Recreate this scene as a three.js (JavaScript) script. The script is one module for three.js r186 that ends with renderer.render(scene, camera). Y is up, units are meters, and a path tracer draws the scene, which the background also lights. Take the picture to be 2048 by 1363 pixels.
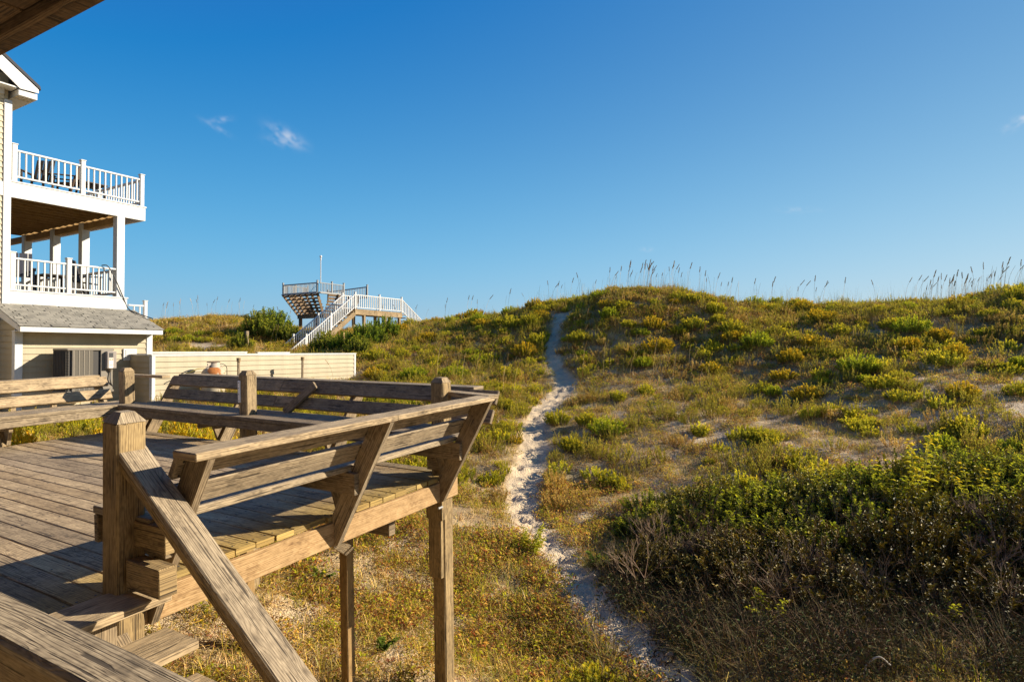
import * as THREE from 'three';
import { mergeGeometries } from 'three/addons/utils/BufferGeometryUtils.js';

// ------------------------------------------------------------------ camera, sky, sun, exposure
const EYE = 3.2;                                  // camera height over the foot of the dune
const EXPOSURE = 2.0;
const YAW = 30.3 * Math.PI / 180, PITCH = 0.876 * Math.PI / 180, FOCAL = 1210, CX = 1024, CY = 681.5;
const scene = new THREE.Scene();
const camera = new THREE.PerspectiveCamera(58.77, 1024 / 681, 0.05, 4000);
camera.position.set(0, EYE, 0);
camera.rotation.order = 'YXZ';
camera.rotation.set(PITCH, YAW, 0);
scene.add(camera);
camera.updateMatrixWorld(true);
const renderer = new THREE.WebGLRenderer({ antialias: true });
renderer.toneMapping = THREE.LinearToneMapping;
renderer.toneMappingExposure = EXPOSURE;
renderer.shadowMap.enabled = true;
renderer.shadowMap.type = THREE.PCFSoftShadowMap;
const SUN = new THREE.Vector3(1, 0.62, -0.87).normalize();
const sun = new THREE.DirectionalLight(new THREE.Color().setRGB(1.0, 0.90, 0.74), 5);
sun.position.copy(SUN).multiplyScalar(120);
sun.castShadow = true;
sun.shadow.mapSize.set(4096, 4096);
Object.assign(sun.shadow.camera, { left: -60, right: 60, top: 60, bottom: -60, near: 1, far: 300 });
scene.add(sun);

// ------------------------------------------------------------------ helpers
let seed = 20240611;
function rnd() { seed |= 0; seed = seed + 0x6D2B79F5 | 0; let t = Math.imul(seed ^ seed >>> 15, 1 | seed); t = t + Math.imul(t ^ t >>> 7, 61 | t) ^ t; return ((t ^ t >>> 14) >>> 0) / 4294967296; }
const rr = (a, b) => a + (b - a) * rnd();
const clamp = (x, a = 0, b = 1) => Math.max(a, Math.min(b, x));
const smooth = (a, b, x) => { const t = clamp((x - a) / (b - a)); return t * t * (3 - 2 * t); };
const lerp = (a, b, t) => a + (b - a) * t;
const V = (x, y, z) => new THREE.Vector3(x, y, z);
function hash2(x, y, s = 0) { let h = Math.imul(x | 0, 374761393) ^ Math.imul(y | 0, 668265263) ^ Math.imul(s | 0, 2147483647 ^ 0x5bd1e995); h = Math.imul(h ^ h >>> 13, 1274126177); h ^= h >>> 16; return (h >>> 0) / 4294967296; }
function vn(x, y, s = 0) { const i = Math.floor(x), j = Math.floor(y), f = x - i, g = y - j, u = f * f * (3 - 2 * f), v = g * g * (3 - 2 * g); return lerp(lerp(hash2(i, j, s), hash2(i + 1, j, s), u), lerp(hash2(i, j + 1, s), hash2(i + 1, j + 1, s), u), v); }
function fbm(x, y, s = 0, n = 4) { let a = 0, w = .5, t = 0; for (let k = 0; k < n; k++) { a += w * vn(x, y, s + k); t += w; x *= 2.03; y *= 2.03; w *= .5; } return a / t; }
function pn(x, y, px, py, s = 0) { const i = Math.floor(x), j = Math.floor(y), f = x - i, g = y - j, u = f * f * (3 - 2 * f), v = g * g * (3 - 2 * g), m = (a, b) => ((a % b) + b) % b; const h = (a, b) => hash2(m(a, px), m(b, py), s); return lerp(lerp(h(i, j), h(i + 1, j), u), lerp(h(i, j + 1), h(i + 1, j + 1), u), v); }
// a point of the place from where it is seen (pixel of the 2048 x 1363 photograph) and how far ahead it lies
function at(px, py, Z) { return V((px - CX) / FOCAL * Z, -(py - CY) / FOCAL * Z, -Z).applyMatrix4(camera.matrixWorld); }
function seen(p) { const q = p.clone().applyMatrix4(camera.matrixWorldInverse); return [CX + FOCAL * q.x / -q.z, CY - FOCAL * q.y / -q.z, -q.z]; }
camera.matrixWorldInverse.copy(camera.matrixWorld).invert();

// ------------------------------------------------------------------ sky
{
  const W = 3072, H = 1536, data = new Float32Array(W * H * 4);
  const clouds = [[573, 272, 30, 11, .55, .42], [566, 284, 26, 9, .3, .1], [440, 240, 17, 5, .3, -.3], [430, 254, 22, 4.5, .25, .42], [2044, 240, 18, 7, .75, -.5], [1600, 420, 30, 5, .22, .1], [1296, 499, 14, 4, .22, .1]].map(([px, py, w, h, a, t]) => {
    const d = at(px, py, 1).sub(camera.position).normalize();
    return { az: Math.atan2(d.z, d.x), el: Math.asin(d.y), w: w / FOCAL, h: h / FOCAL, a, t };
  });
  for (let j = 0; j < H; j++) {
    const el = ((j + .5) / H - .5) * Math.PI, sy = Math.sin(el), cy = Math.cos(el);
    for (let i = 0; i < W; i++) {
      const az = ((i + .5) / W - .5) * 2 * Math.PI;
      const cg = cy * (Math.cos(az) * SUN.x + Math.sin(az) * SUN.z) + sy * SUN.y;
      const up = Math.max(0, el) * 180 / Math.PI;
      const k = Math.exp(-up / 13), kk = Math.exp(-up / 5);
      const glow = Math.pow(clamp(.5 + .5 * cg), 3);
      let r = Math.max(.018, -.046 + .299 * k + .17 * kk + glow * (.096 + .534 * k)), g = .061 + .946 * k - .523 * kk + glow * (.169 + .201 * k), b = .447 + .883 * k - .796 * kk + glow * (.101 + .009 * k);
      r /= EXPOSURE; g /= EXPOSURE; b /= EXPOSURE;
      for (const c of clouds) {
        let da = az - c.az; if (da > Math.PI) da -= 2 * Math.PI; if (da < -Math.PI) da += 2 * Math.PI;
        da *= Math.cos(c.el); const de = el - c.el;
        if (Math.abs(da) > c.w * 2 || Math.abs(de) > c.w * 2) continue;
        const u = (da * Math.cos(c.t) - de * Math.sin(c.t)) / c.w, v = (da * Math.sin(c.t) + de * Math.cos(c.t)) / c.h;
        const q = Math.exp(-(u * u + v * v) * 1.3) * smooth(.3, .75, fbm(u * 2.6 + c.az * 9 + v * .5, v * 1.6, 77, 4)) * c.a * 1.0;
        r = lerp(r, .8 / EXPOSURE, clamp(q)); g = lerp(g, .82 / EXPOSURE, clamp(q)); b = lerp(b, .87 / EXPOSURE, clamp(q));
      }
      const o = (j * W + i) * 4; data[o] = r; data[o + 1] = g; data[o + 2] = b; data[o + 3] = 1;
    }
  }
  const sky = new THREE.DataTexture(data, W, H, THREE.RGBAFormat, THREE.FloatType);
  sky.mapping = THREE.EquirectangularReflectionMapping; sky.magFilter = THREE.LinearFilter; sky.minFilter = THREE.LinearFilter; sky.wrapS = THREE.RepeatWrapping; sky.needsUpdate = true;
  scene.background = sky; scene.environment = sky;
}

// ------------------------------------------------------------------ naming
const used = {};
function numbered(n) { if (!(n in used)) { used[n] = 0; return n; } used[n]++; return n + '_' + String(used[n]).padStart(3, '0'); }
function tag(o, label, category, group) { o.userData.label = label; if (category) o.userData.category = category; if (group) o.userData.group = group; return o; }
function thing(name, label, category, pos = [0, 0, 0], group) { const o = new THREE.Group(); o.name = numbered(name); o.position.set(...pos); scene.add(o); return tag(o, label, category, group); }
function mesh(parent, name, geo, mat, pos, rot) { const m = new THREE.Mesh(geo, mat); m.name = parent === scene ? numbered(name) : name; if (pos) m.position.set(...pos); if (rot) m.rotation.set(...rot); m.castShadow = m.receiveShadow = true; parent.add(m); return m; }
function fixNames(root) { const c = {}; for (const ch of root.children) { const n = ch.name; if (c[n] === undefined) c[n] = 0; else { c[n]++; ch.name = n + '_' + String(c[n]).padStart(3, '0'); } fixNames(ch); } }

// ------------------------------------------------------------------ geometry helpers
function polys(list, fixOut = true) {                    // flat-shaded polygons, turned outward
  const P = [];
  const c0 = V(0, 0, 0); let n0 = 0; for (const f of list) for (const p of f) { c0.add(p); n0++; } c0.multiplyScalar(1 / n0);
  for (const f of list) {
    const n = V(0, 0, 0).crossVectors(f[1].clone().sub(f[0]), f[2].clone().sub(f[0]));
    const c = V(0, 0, 0); f.forEach((p) => c.add(p)); c.multiplyScalar(1 / f.length).sub(c0);
    const g = fixOut && n.dot(c) < 0 ? f.slice().reverse() : f;
    for (let k = 1; k < g.length - 1; k++) for (const p of [g[0], g[k], g[k + 1]]) P.push(p.x, p.y, p.z);
  }
  const geo = new THREE.BufferGeometry(); geo.setAttribute('position', new THREE.Float32BufferAttribute(P, 3)); geo.computeVertexNormals();
  boxUV(geo); return geo;
}
function boxUV(geo, s = 1) { const p = geo.attributes.position, n = geo.attributes.normal, uv = []; for (let i = 0; i < p.count; i++) { const a = Math.abs(n.getX(i)), b = Math.abs(n.getY(i)), c = Math.abs(n.getZ(i)); uv.push(...(b >= a && b >= c ? [p.getX(i) * s, p.getZ(i) * s] : a >= c ? [p.getZ(i) * s, p.getY(i) * s] : [p.getX(i) * s, p.getY(i) * s])); } geo.setAttribute('uv', new THREE.Float32BufferAttribute(uv, 2)); return geo; }
function cbox(w, h, d, c = .004) {                        // box with chamfered edges, 44 triangles
  c = Math.min(c, w * .3, h * .3, d * .3); const X = {}, Y = {}, Z = {}, S = [-1, 1], k = (a, b, e) => a + ',' + b + ',' + e, F = [];
  for (const a of S) for (const b of S) for (const e of S) { X[k(a, b, e)] = V(a * w / 2, b * (h / 2 - c), e * (d / 2 - c)); Y[k(a, b, e)] = V(a * (w / 2 - c), b * h / 2, e * (d / 2 - c)); Z[k(a, b, e)] = V(a * (w / 2 - c), b * (h / 2 - c), e * d / 2); }
  for (const a of S) { F.push([X[k(a, -1, -1)], X[k(a, 1, -1)], X[k(a, 1, 1)], X[k(a, -1, 1)]], [Y[k(-1, a, -1)], Y[k(1, a, -1)], Y[k(1, a, 1)], Y[k(-1, a, 1)]], [Z[k(-1, -1, a)], Z[k(1, -1, a)], Z[k(1, 1, a)], Z[k(-1, 1, a)]]);
    for (const b of S) { F.push([X[k(a, b, -1)], X[k(a, b, 1)], Y[k(a, b, 1)], Y[k(a, b, -1)]], [X[k(a, -1, b)], X[k(a, 1, b)], Z[k(a, 1, b)], Z[k(a, -1, b)]], [Y[k(-1, a, b)], Y[k(1, a, b)], Z[k(1, a, b)], Z[k(-1, a, b)]]);
      for (const e of S) F.push([X[k(a, b, e)], Y[k(a, b, e)], Z[k(a, b, e)]]); } }
  return polys(F);
}
function prism(pts, depth, map) {                         // polygon pts [[a,b]..] pushed along a third axis; map(a,b,t) gives the point
  const lo = pts.map(([a, b]) => map(a, b, 0)), hi = pts.map(([a, b]) => map(a, b, depth)), F = [lo, hi];
  for (let i = 0; i < pts.length; i++) { const j = (i + 1) % pts.length; F.push([lo[i], lo[j], hi[j], hi[i]]); }
  return polys(F);
}
function woodUV(geo, g) {                                 // grain along g, metres; each piece of wood its own stretch of the grain
  const p = geo.attributes.position, uv = [], ru = rnd(), rv = rnd(), a = V(), b = V(), c = V(), n = V(), ac = V();
  for (let i = 0; i < p.count; i += 3) {
    a.fromBufferAttribute(p, i); b.fromBufferAttribute(p, i + 1); c.fromBufferAttribute(p, i + 2);
    n.crossVectors(b.clone().sub(a), c.clone().sub(a)).normalize();
    const end = Math.abs(n.dot(g)) > .75;
    if (end) { ac.set(0, 1, 0); if (Math.abs(n.y) > .7) ac.set(1, 0, 0); ac.addScaledVector(n, -ac.dot(n)).normalize(); } else ac.crossVectors(n, g).normalize();
    const al = end ? V().crossVectors(n, ac) : g;
    for (const q of [a, b, c]) uv.push(q.dot(ac) / .5 + ru + (end ? .3 : n.x * .13 + n.y * .37), q.dot(al) / (end ? 12 : 2) + rv + (end ? 0 : n.z * .21));
  }
  geo.setAttribute('uv', new THREE.Float32BufferAttribute(uv, 2)); return geo;
}
function plank(w, h, d, c = .004) { const g = cbox(w, h, d, c); return woodUV(g, w >= h && w >= d ? V(1, 0, 0) : h >= d ? V(0, 1, 0) : V(0, 0, 1)); }
function tube(pts, r, seg = 20, rad = 6) { return new THREE.TubeGeometry(new THREE.CatmullRomCurve3(pts), seg, r, rad, false); }
function bar(A, B, w, d) {                                // square bar from A to B
  const L = A.distanceTo(B), g = cbox(w, L, d, Math.min(w, d) * .12);
  const q = new THREE.Quaternion().setFromUnitVectors(V(0, 1, 0), B.clone().sub(A).normalize());
  g.applyQuaternion(q); g.translate((A.x + B.x) / 2, (A.y + B.y) / 2, (A.z + B.z) / 2); return g;
}

// ------------------------------------------------------------------ textures
function dataTex(W, H, fn, srgb, repeat = true) {
  const d = new Uint8Array(W * H * 4), o = [0, 0, 0];
  for (let j = 0; j < H; j++) for (let i = 0; i < W; i++) { fn(i / W, j / H, o); const q = (j * W + i) * 4; for (let k = 0; k < 3; k++) { const v = clamp(o[k]); d[q + k] = Math.round(255 * (srgb ? (v <= .0031308 ? v * 12.92 : 1.055 * Math.pow(v, 1 / 2.4) - .055) : v)); } d[q + 3] = 255; }
  const t = new THREE.DataTexture(d, W, H); t.magFilter = THREE.LinearFilter; t.minFilter = THREE.LinearMipmapLinearFilter; t.generateMipmaps = true; t.anisotropy = 8;
  if (repeat) t.wrapS = t.wrapT = THREE.RepeatWrapping; if (srgb) t.colorSpace = THREE.SRGBColorSpace; t.needsUpdate = true; return t;
}
function woodTextures(s, cols, rough) {                   // 0.5 m across the grain, 2 m along it
  const W = 512, H = 1024, knots = []; for (let k = 0; k < 7; k++) knots.push([rnd(), rnd(), rr(.35, 1)]);
  const f = new Float32Array(W * H * 3);
  for (let j = 0; j < H; j++) for (let i = 0; i < W; i++) {
    const u = i / W, v = j / H;
    let warp = 2.6 * pn(u * 5, v * 3, 5, 3, s) + 1.1 * pn(u * 12, v * 8, 12, 8, s + 1), kd = 0;
    for (const [a, b, z] of knots) { let du = Math.abs(u - a); du = Math.min(du, 1 - du) * .5; let dv = Math.abs(v - b); dv = Math.min(dv, 1 - dv) * 2; const d2 = (du * du * 1.0 + dv * dv * .16) / (.017 * .017 * z); warp += 2.2 * Math.exp(-d2 * .3); kd = Math.max(kd, Math.exp(-d2 * 2.2)); }
    const gc = .35 + .65 * pn(u * 4, v * 3, 4, 3, s + 9), rw = u * 44 + warp + .7 * pn(u * 40, v * 6, 40, 6, s + 10), ring = rw - Math.floor(rw), late = smooth(.35, .85, ring) * (1 - smooth(.88, 1, ring)) * gc;
    const streak = pn(u * 220, v * 11, 220, 11, s + 2), fine = pn(u * 256, v * 110, 256, 110, s + 3), blotch = pn(u * 3, v * 5, 3, 5, s + 4) * .35 + pn(u * 11, v * 22, 11, 22, s + 5) * .3 + pn(u * 34, v * 80, 34, 80, s + 11) * .35;
    const cu = u + .02 * pn(u * 4, v * 6, 4, 6, s + 8), crack = Math.max(smooth(.82, .87, pn(cu * 90, v * 6, 90, 6, s + 6)) * smooth(.35, .6, pn(u * 8, v * 5, 8, 5, s + 7)), .8 * smooth(.8, .86, pn(cu * 160, v * 14, 160, 14, s + 16))), stain = smooth(.6, .85, pn(u * 6, v * 16, 6, 16, s + 12) * .55 + .45 * pn(u * 40, v * 90, 40, 90, s + 13));
    let t = .33 + .30 * (gc * .6 - late) + .24 * streak + .2 * fine + .62 * (blotch - .5) - .22 * stain; t = clamp(t);
    const q = (j * W + i) * 3; f[q] = clamp(t * (1 - .85 * crack * rough) * (1 - .6 * kd)); f[q + 1] = clamp(.62 - .4 * late * rough + .2 * (streak - .5) - .6 * crack); f[q + 2] = blotch + .6 * kd;
  }
  const pick = (u, v) => (Math.floor(v * H) * W + Math.floor(u * W)) * 3;
  const map = dataTex(W, H, (u, v, o) => { const q = pick(u, v), t = f[q], b = clamp(f[q + 2]); for (let k = 0; k < 3; k++) { const c = t < .5 ? lerp(cols[0][k], cols[1][k], t * 2) : lerp(cols[1][k], cols[2][k], t * 2 - 1); o[k] = lerp(c, c * cols[3][k], b * .6); } }, true);
  const bump = dataTex(W, H, (u, v, o) => { o[0] = o[1] = o[2] = f[pick(u, v) + 1]; }, false);
  return { map, bumpMap: bump };
}
const wOld = woodTextures(11, [[.045, .032, .02], [.285, .22, .145], [.60, .485, .335], [.95, .92, .86]], 1);
const wNew = woodTextures(29, [[.12, .06, .022], [.40, .255, .115], [.66, .47, .26], [.92, .8, .66]], .3);
const wFlat = woodTextures(47, [[.04, .029, .019], [.28, .215, .145], [.62, .505, .36], [.86, .84, .8]], 1);
const wm = (t, r, g, b, bs = .003) => new THREE.MeshStandardMaterial({ ...t, bumpScale: bs, roughness: .86, color: new THREE.Color().setRGB(r * .80, g * .77, b * .71) });
const OLD = [wm(wOld, 1, 1, 1), wm(wOld, .86, .84, .8), wm(wOld, 1.0, .93, .78), wm(wOld, .74, .7, .64)];
const DECK = [wm(wFlat, 1.15, 1.08, .98), wm(wFlat, .98, .92, .82), wm(wFlat, 1.3, 1.2, 1.02), wm(wFlat, .85, .8, .7), wm(wFlat, 1.12, 1.0, .8)];
const DECKV = DECK.map((m) => { const c = m.clone(); c.vertexColors = true; return c; });
const CAP = wm(wOld, 1.22, 1.16, 1.04), PINE = wm(wNew, 1, 1, 1, .002), POST = wm(wOld, .95, .85, .6), MOSS = wm(wOld, .82, .8, .36), POSTNEW = wm(wNew, .78, .76, .62, .003);
const pick = (a) => a[Math.floor(rnd() * a.length)];
const std = (r, g, b, rough = .7, extra = {}) => new THREE.MeshStandardMaterial({ color: new THREE.Color().setRGB(r, g, b), roughness: rough, ...extra });
const dirtTex = dataTex(256, 256, (u, v, o) => { const a = pn(u * 6, v * 3, 6, 3, 91) * .5 + pn(u * 40, v * 12, 40, 12, 92) * .3 + pn(u * 100, v * 100, 100, 100, 93) * .2; o[0] = lerp(.86, 1, smooth(.2, .75, a)); o[1] = o[0] * .995; o[2] = o[0] * .98; }, true);
const WHITE = std(.60, .59, .565, .5, { map: dirtTex }), SIDING = [std(.41, .34, .22, .7, { map: dirtTex }), std(.395, .325, .208, .7, { map: dirtTex }), std(.42, .35, .228, .7, { map: dirtTex })], CEDAR = [std(.50, .43, .30, .85), std(.46, .40, .28, .85), std(.53, .45, .32, .85)];
const GREYWHITE = std(.62, .61, .58, .6), DARKMETAL = std(.035, .035, .037, .5, { metalness: .3 }), STEEL = std(.5, .5, .5, .35, { metalness: .9 });

// ------------------------------------------------------------------ terrain
const G = [];                                             // ground marks: [px, py, Z]
G.push([1350, 1363, 5.84], [1200, 1220, 7.4], [1110, 1100, 9.5], [1045, 1010, 11.7], [1065, 900, 15.4], [1080, 830, 18.2], [1135, 770, 21.8], [1100, 700, 25], [1110, 660, 27], [1122, 630, 28.6], [1105, 608, 31.2]);
G.push([1500, 1100, 9], [1500, 900, 14.3], [1500, 800, 18.3], [1500, 700, 22.6], [1480, 626, 26.4], [1300, 900, 14.8], [1300, 800, 18.4], [1300, 700, 23.5], [1300, 590, 27.4], [1200, 600, 28.2], [1160, 625, 28.6],
  [1700, 1100, 8.8], [1700, 900, 13.4], [1700, 780, 17.6], [1700, 690, 21.5], [1680, 632, 24.8], [1850, 900, 12.8], [1850, 780, 16.6], [1850, 690, 20.2], [1850, 624, 23.4], [2048, 900, 12.3], [2048, 780, 15.8], [2048, 690, 19.2], [2048, 612, 22.4],
  [2350, 900, 11.4], [2350, 655, 17.4], [2380, 500, 20.5], [2600, 480, 19], [2048, 1200, 7.2]);
G.push([750, 720, 25.5], [750, 800, 18.8], [900, 705, 27], [930, 645, 32.5], [1000, 640, 31.5], [1060, 618, 30], [900, 800, 18.4], [900, 900, 14.3], [950, 1000, 11.6], [800, 1200, 7.6], [820, 652, 35], [730, 664, 37.5], [640, 664, 42], [560, 664, 42.5], [640, 697, 34.5], [600, 712, 33], [560, 718, 32.5], [690, 694, 34.5], [640, 716, 31.5], [450, 642, 43], [370, 646, 44], [330, 652, 44], [520, 640, 42],
  [340, 850, 14], [390, 805, 17.2], [560, 806, 17.8], [640, 772, 21.5], [700, 770, 22.5], [250, 850, 14], [100, 880, 11.5], [450, 715, 30], [620, 715, 30], [350, 715, 30], [200, 660, 43], [0, 660, 43], [-300, 660, 43], [200, 715, 30], [-300, 720, 30]);
const C = G.map((g) => at(...g)).map((p) => [p.x, p.z, p.y - EYE]);
for (const [px, Z, y] of [[1350, 42, -1.6], [1600, 40, -1.8], [1850, 38, -1.8], [2100, 36, -1.8], [2500, 34, -1.8], [1100, 44, -1.4], [900, 50, -1.4], [600, 58, -1.4], [300, 60, -1.4], [0, 60, -1.4], [-400, 58, -1.4], [1300, 70, -4], [1900, 66, -4], [2500, 60, -4], [600, 84, -4], [0, 84, -4]]) { const p = at(px, 700, Z); C.push([p.x, p.z, y]); }
for (const [x, z, y] of [[0, 0, -3.2], [4, 4, -3.2], [-4, 5, -3.2], [-12, 6, -2.2], [10, -2, -3.15], [14, 4, -3.1], [-19, -8, -1.55], [-19, -3, -1.6], [-18, 4, -1.6], [-26, -6, -1.6], [-9.6, -4, -1.95], [-10, -1, -1.95], [-6, -3, -2.7], [-3.9, -3.9, -2.98], [-3.3, -4.5, -3.12], [-2, -2, -3.2], [-6, -6.5, -2.55], [-28, 8, -1.6], [24, -4, -2.6], [20, 10, -3]]) C.push([x, z, y]);
const TPS = (() => {                                       // thin-plate spline through the marks
  const n = C.length, m = n + 3, A = [], phi = (r2) => r2 < 1e-9 ? 0 : .5 * r2 * Math.log(r2);
  for (let i = 0; i < n; i++) { A.push(new Float64Array(m + 1)); for (let j = 0; j < n; j++) A[i][j] = phi((C[i][0] - C[j][0]) ** 2 + (C[i][1] - C[j][1]) ** 2); A[i][i] += 1.2; A[i][n] = 1; A[i][n + 1] = C[i][0]; A[i][n + 2] = C[i][1]; A[i][m] = C[i][2]; }
  for (let k = 0; k < 3; k++) { const r = new Float64Array(m + 1); for (let j = 0; j < n; j++) r[j] = k ? C[j][k - 1] : 1; A.push(r); }
  for (let c = 0; c < m; c++) { let b = c; for (let r = c + 1; r < m; r++) if (Math.abs(A[r][c]) > Math.abs(A[b][c])) b = r; [A[c], A[b]] = [A[b], A[c]]; for (let r = c + 1; r < m; r++) { const f = A[r][c] / A[c][c]; if (f) for (let k = c; k <= m; k++) A[r][k] -= f * A[c][k]; } }
  const w = new Float64Array(m); for (let r = m - 1; r >= 0; r--) { let s = A[r][m]; for (let k = r + 1; k < m; k++) s -= A[r][k] * w[k]; w[r] = s / A[r][r]; }
  return (x, z) => { let s = w[n] + w[n + 1] * x + w[n + 2] * z; for (let i = 0; i < n; i++) { const dx = x - C[i][0], dz = z - C[i][1]; s += w[i] * phi(dx * dx + dz * dz); } return s; };
})();
const PATHPTS = [[1480, 1560, 4.2, .4], [1350, 1363, 5.84, .36], [1255, 1262, 6.8, .36], [1165, 1165, 8.25, .34], [1110, 1100, 9.5, .36], [1050, 1030, 11.2, .46], [1048, 975, 12.6, .5], [1065, 910, 15, .5], [1072, 850, 17.4, .5], [1110, 798, 20.2, .5], [1138, 772, 21.8, .5], [1118, 745, 23, .42], [1100, 705, 24.8, .33], [1106, 675, 26.2, .32], [1120, 650, 27.4, .36], [1124, 634, 28.4, .5]].map(([a, b, c, w]) => { const p = at(a, b, c); return [p.x, p.z, w * .72]; });
function pathDist(x, z) {                                  // distance to the footpath over its half width
  let best = 99; for (let i = 0; i < PATHPTS.length - 1; i++) { const [ax, az, aw] = PATHPTS[i], [bx, bz, bw] = PATHPTS[i + 1], dx = bx - ax, dz = bz - az, t = clamp(((x - ax) * dx + (z - az) * dz) / (dx * dx + dz * dz)); const d = Math.hypot(x - ax - dx * t, z - az - dz * t) / lerp(aw, bw, t); if (d < best) best = d; } return best;
}
const STEPS = []; { for (let i = 0; i < PATHPTS.length - 1; i++) { const [ax, az] = PATHPTS[i], [bx, bz] = PATHPTS[i + 1], L = Math.hypot(bx - ax, bz - az); for (let d = 0; d < L; d += .16) { const t = d / L; STEPS.push([lerp(ax, bx, t) + rr(-.32, .32), lerp(az, bz, t) + rr(-.32, .32), Math.atan2(bz - az, bx - ax) + rr(-.5, .5), rr(.04, .085)]); } } }
function footprints(x, z) { let h = 0; for (const [a, b, r, d] of STEPS) { const dx = x - a, dz = z - b; if (dx * dx + dz * dz > .16) continue; const u = (dx * Math.cos(r) + dz * Math.sin(r)) / .17, v = (-dx * Math.sin(r) + dz * Math.cos(r)) / .10, q = u * u + v * v; h += -d * Math.exp(-q * 1.3) + d * .45 * Math.exp(-((Math.sqrt(q) - 1.5) ** 2) * 4); } return h; }
const BARE = [[1990, 720, 17.5, 2.6, .26], [1900, 800, 15.8, 1.8, .22], [2030, 850, 13.4, 1.6, .24], [1700, 640, 23, 1.5, .25], [1340, 850, 16.4, 1.7, .14], [1480, 870, 15.4, 1.4, .16], [1240, 1010, 11.5, 1.0, .35], [1150, 640, 28, .9, .5], [640, 1240, 7, .5, .35], [950, 1180, 8, .5, .4], [420, 690, 33, 2.4, .4], [2000, 1230, 6.8, .7, .4], [460, 800, 17, 2, .2], [1110, 990, 12, .8, .25], [760, 1130, 8.6, .5, .3]].map(([a, b, c, r, s]) => { const p = at(a, b, c); return [p.x, p.z, r, s]; });
function cover(x, z) {                                     // how thickly the ground is grown over, 0..1
  let c = .27 + .55 * (fbm(x * .55, z * .55, 5, 4) - .42) + 1.0 * (fbm(x * 1.9, z * 1.9, 9, 3) - .5) + .27;
  for (const [a, b, r, s] of BARE) c -= s * Math.exp(-((x - a) ** 2 + (z - b) ** 2) / (r * r));
  const d = pathDist(x, z); return clamp(c * 1.25) * smooth(.75, 1.5, d + .5 * (fbm(x * 2.5, z * 2.5, 31, 2) - .5));
}
function ground(x, z) {
  let h = EYE + TPS(x, z); const far = Math.hypot(x + 8, z + 16);
  h = lerp(h, -1.2, smooth(62, 100, far));
  const d = pathDist(x, z), near = smooth(90, 40, far);
  h += near * ((fbm(x * .33, z * .33, 3, 3) - .5) * .5 + (fbm(x * 1.1, z * 1.1, 13, 3) - .5) * .22) * smooth(.4, 2.2, d);
  h += near * (fbm(x * 4.5, z * 4.5, 23, 2) - .5) * .045;
  if (d < 2.2) { h -= .07 * (1 - smooth(.6, 1.5, d)); if (d < 1.9) h += footprints(x, z) * (1 - smooth(1.0, 1.9, d)); }
  return h;
}
const sandTex = dataTex(512, 512, (u, v, o) => { const a = .55 * pn(u * 256, v * 256, 256, 256, 61) + .25 * pn(u * 80, v * 80, 80, 80, 62) + .2 * pn(u * 14, v * 14, 14, 14, 63), sp = smooth(.9, .97, pn(u * 200 + 7, v * 200, 200, 200, 64)); const k = lerp(.72, 1.1, a) * (1 - .45 * sp); o[0] = .9 * k; o[1] = .89 * k; o[2] = .86 * k; }, true);
const sandBump = dataTex(512, 512, (u, v, o) => { o[0] = o[1] = o[2] = .4 * pn(u * 120, v * 120, 120, 120, 65) + .35 * pn(u * 30, v * 30, 30, 30, 66) + .25 * pn(u * 9, v * 9, 9, 9, 67); }, false);
{
  const N = 560, pos = [], col = [], uv = [], idx = [], ax = (s, c, a, b) => c + a * s + b * s ** 5;
  for (let j = 0; j <= N; j++) for (let i = 0; i <= N; i++) {
    const x = ax(i / N * 2 - 1, -5, 24, 200), z = ax(j / N * 2 - 1, -13, 24, 260), y = ground(x, z);
    pos.push(x, y, z); uv.push(x / 1.3, z / 1.3);
    const c = smooth(.15, .7, cover(x, z)), n = fbm(x * 3.1, z * 3.1, 41, 3), n2 = fbm(x * .8, z * .8, 43, 3);
    const sr = .70 * lerp(.85, 1.08, n), sg = .54 * lerp(.85, 1.06, n), sb = .345 * lerp(.85, 1.05, n);
    const lr = lerp(.26, .54, n), lg = lerp(.17, .37, n), lb = lerp(.07, .165, n), gq = smooth(.5, .75, n2) * .5;
    col.push(lerp(sr, lerp(lr, .2, gq), c * .8), lerp(sg, lerp(lg, .17, gq), c * .8), lerp(sb, lerp(lb, .06, gq), c * .8));
    if (i < N && j < N) { const q = j * (N + 1) + i; idx.push(q, q + N + 1, q + 1, q + 1, q + N + 1, q + N + 2); }
  }
  const g = new THREE.BufferGeometry(); g.setAttribute('position', new THREE.Float32BufferAttribute(pos, 3)); g.setAttribute('color', new THREE.Float32BufferAttribute(col, 3)); g.setAttribute('uv', new THREE.Float32BufferAttribute(uv, 2)); g.setIndex(idx); g.computeVertexNormals();
  const m = mesh(scene, 'sand_ground', g, new THREE.MeshStandardMaterial({ vertexColors: true, map: sandTex, bumpMap: sandBump, bumpScale: .03, roughness: 1 })); m.userData.kind = 'structure'; m.userData.label = 'sandy dune ground rising from the deck to the crest with litter and bare patches';
  const sea = mesh(scene, 'sea', new THREE.PlaneGeometry(6000, 6000).rotateX(-Math.PI / 2), std(.03, .09, .12, .15), [0, -1.6, 0]); sea.userData.kind = 'structure'; sea.userData.label = 'sea beyond the dunes';
}

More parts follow.
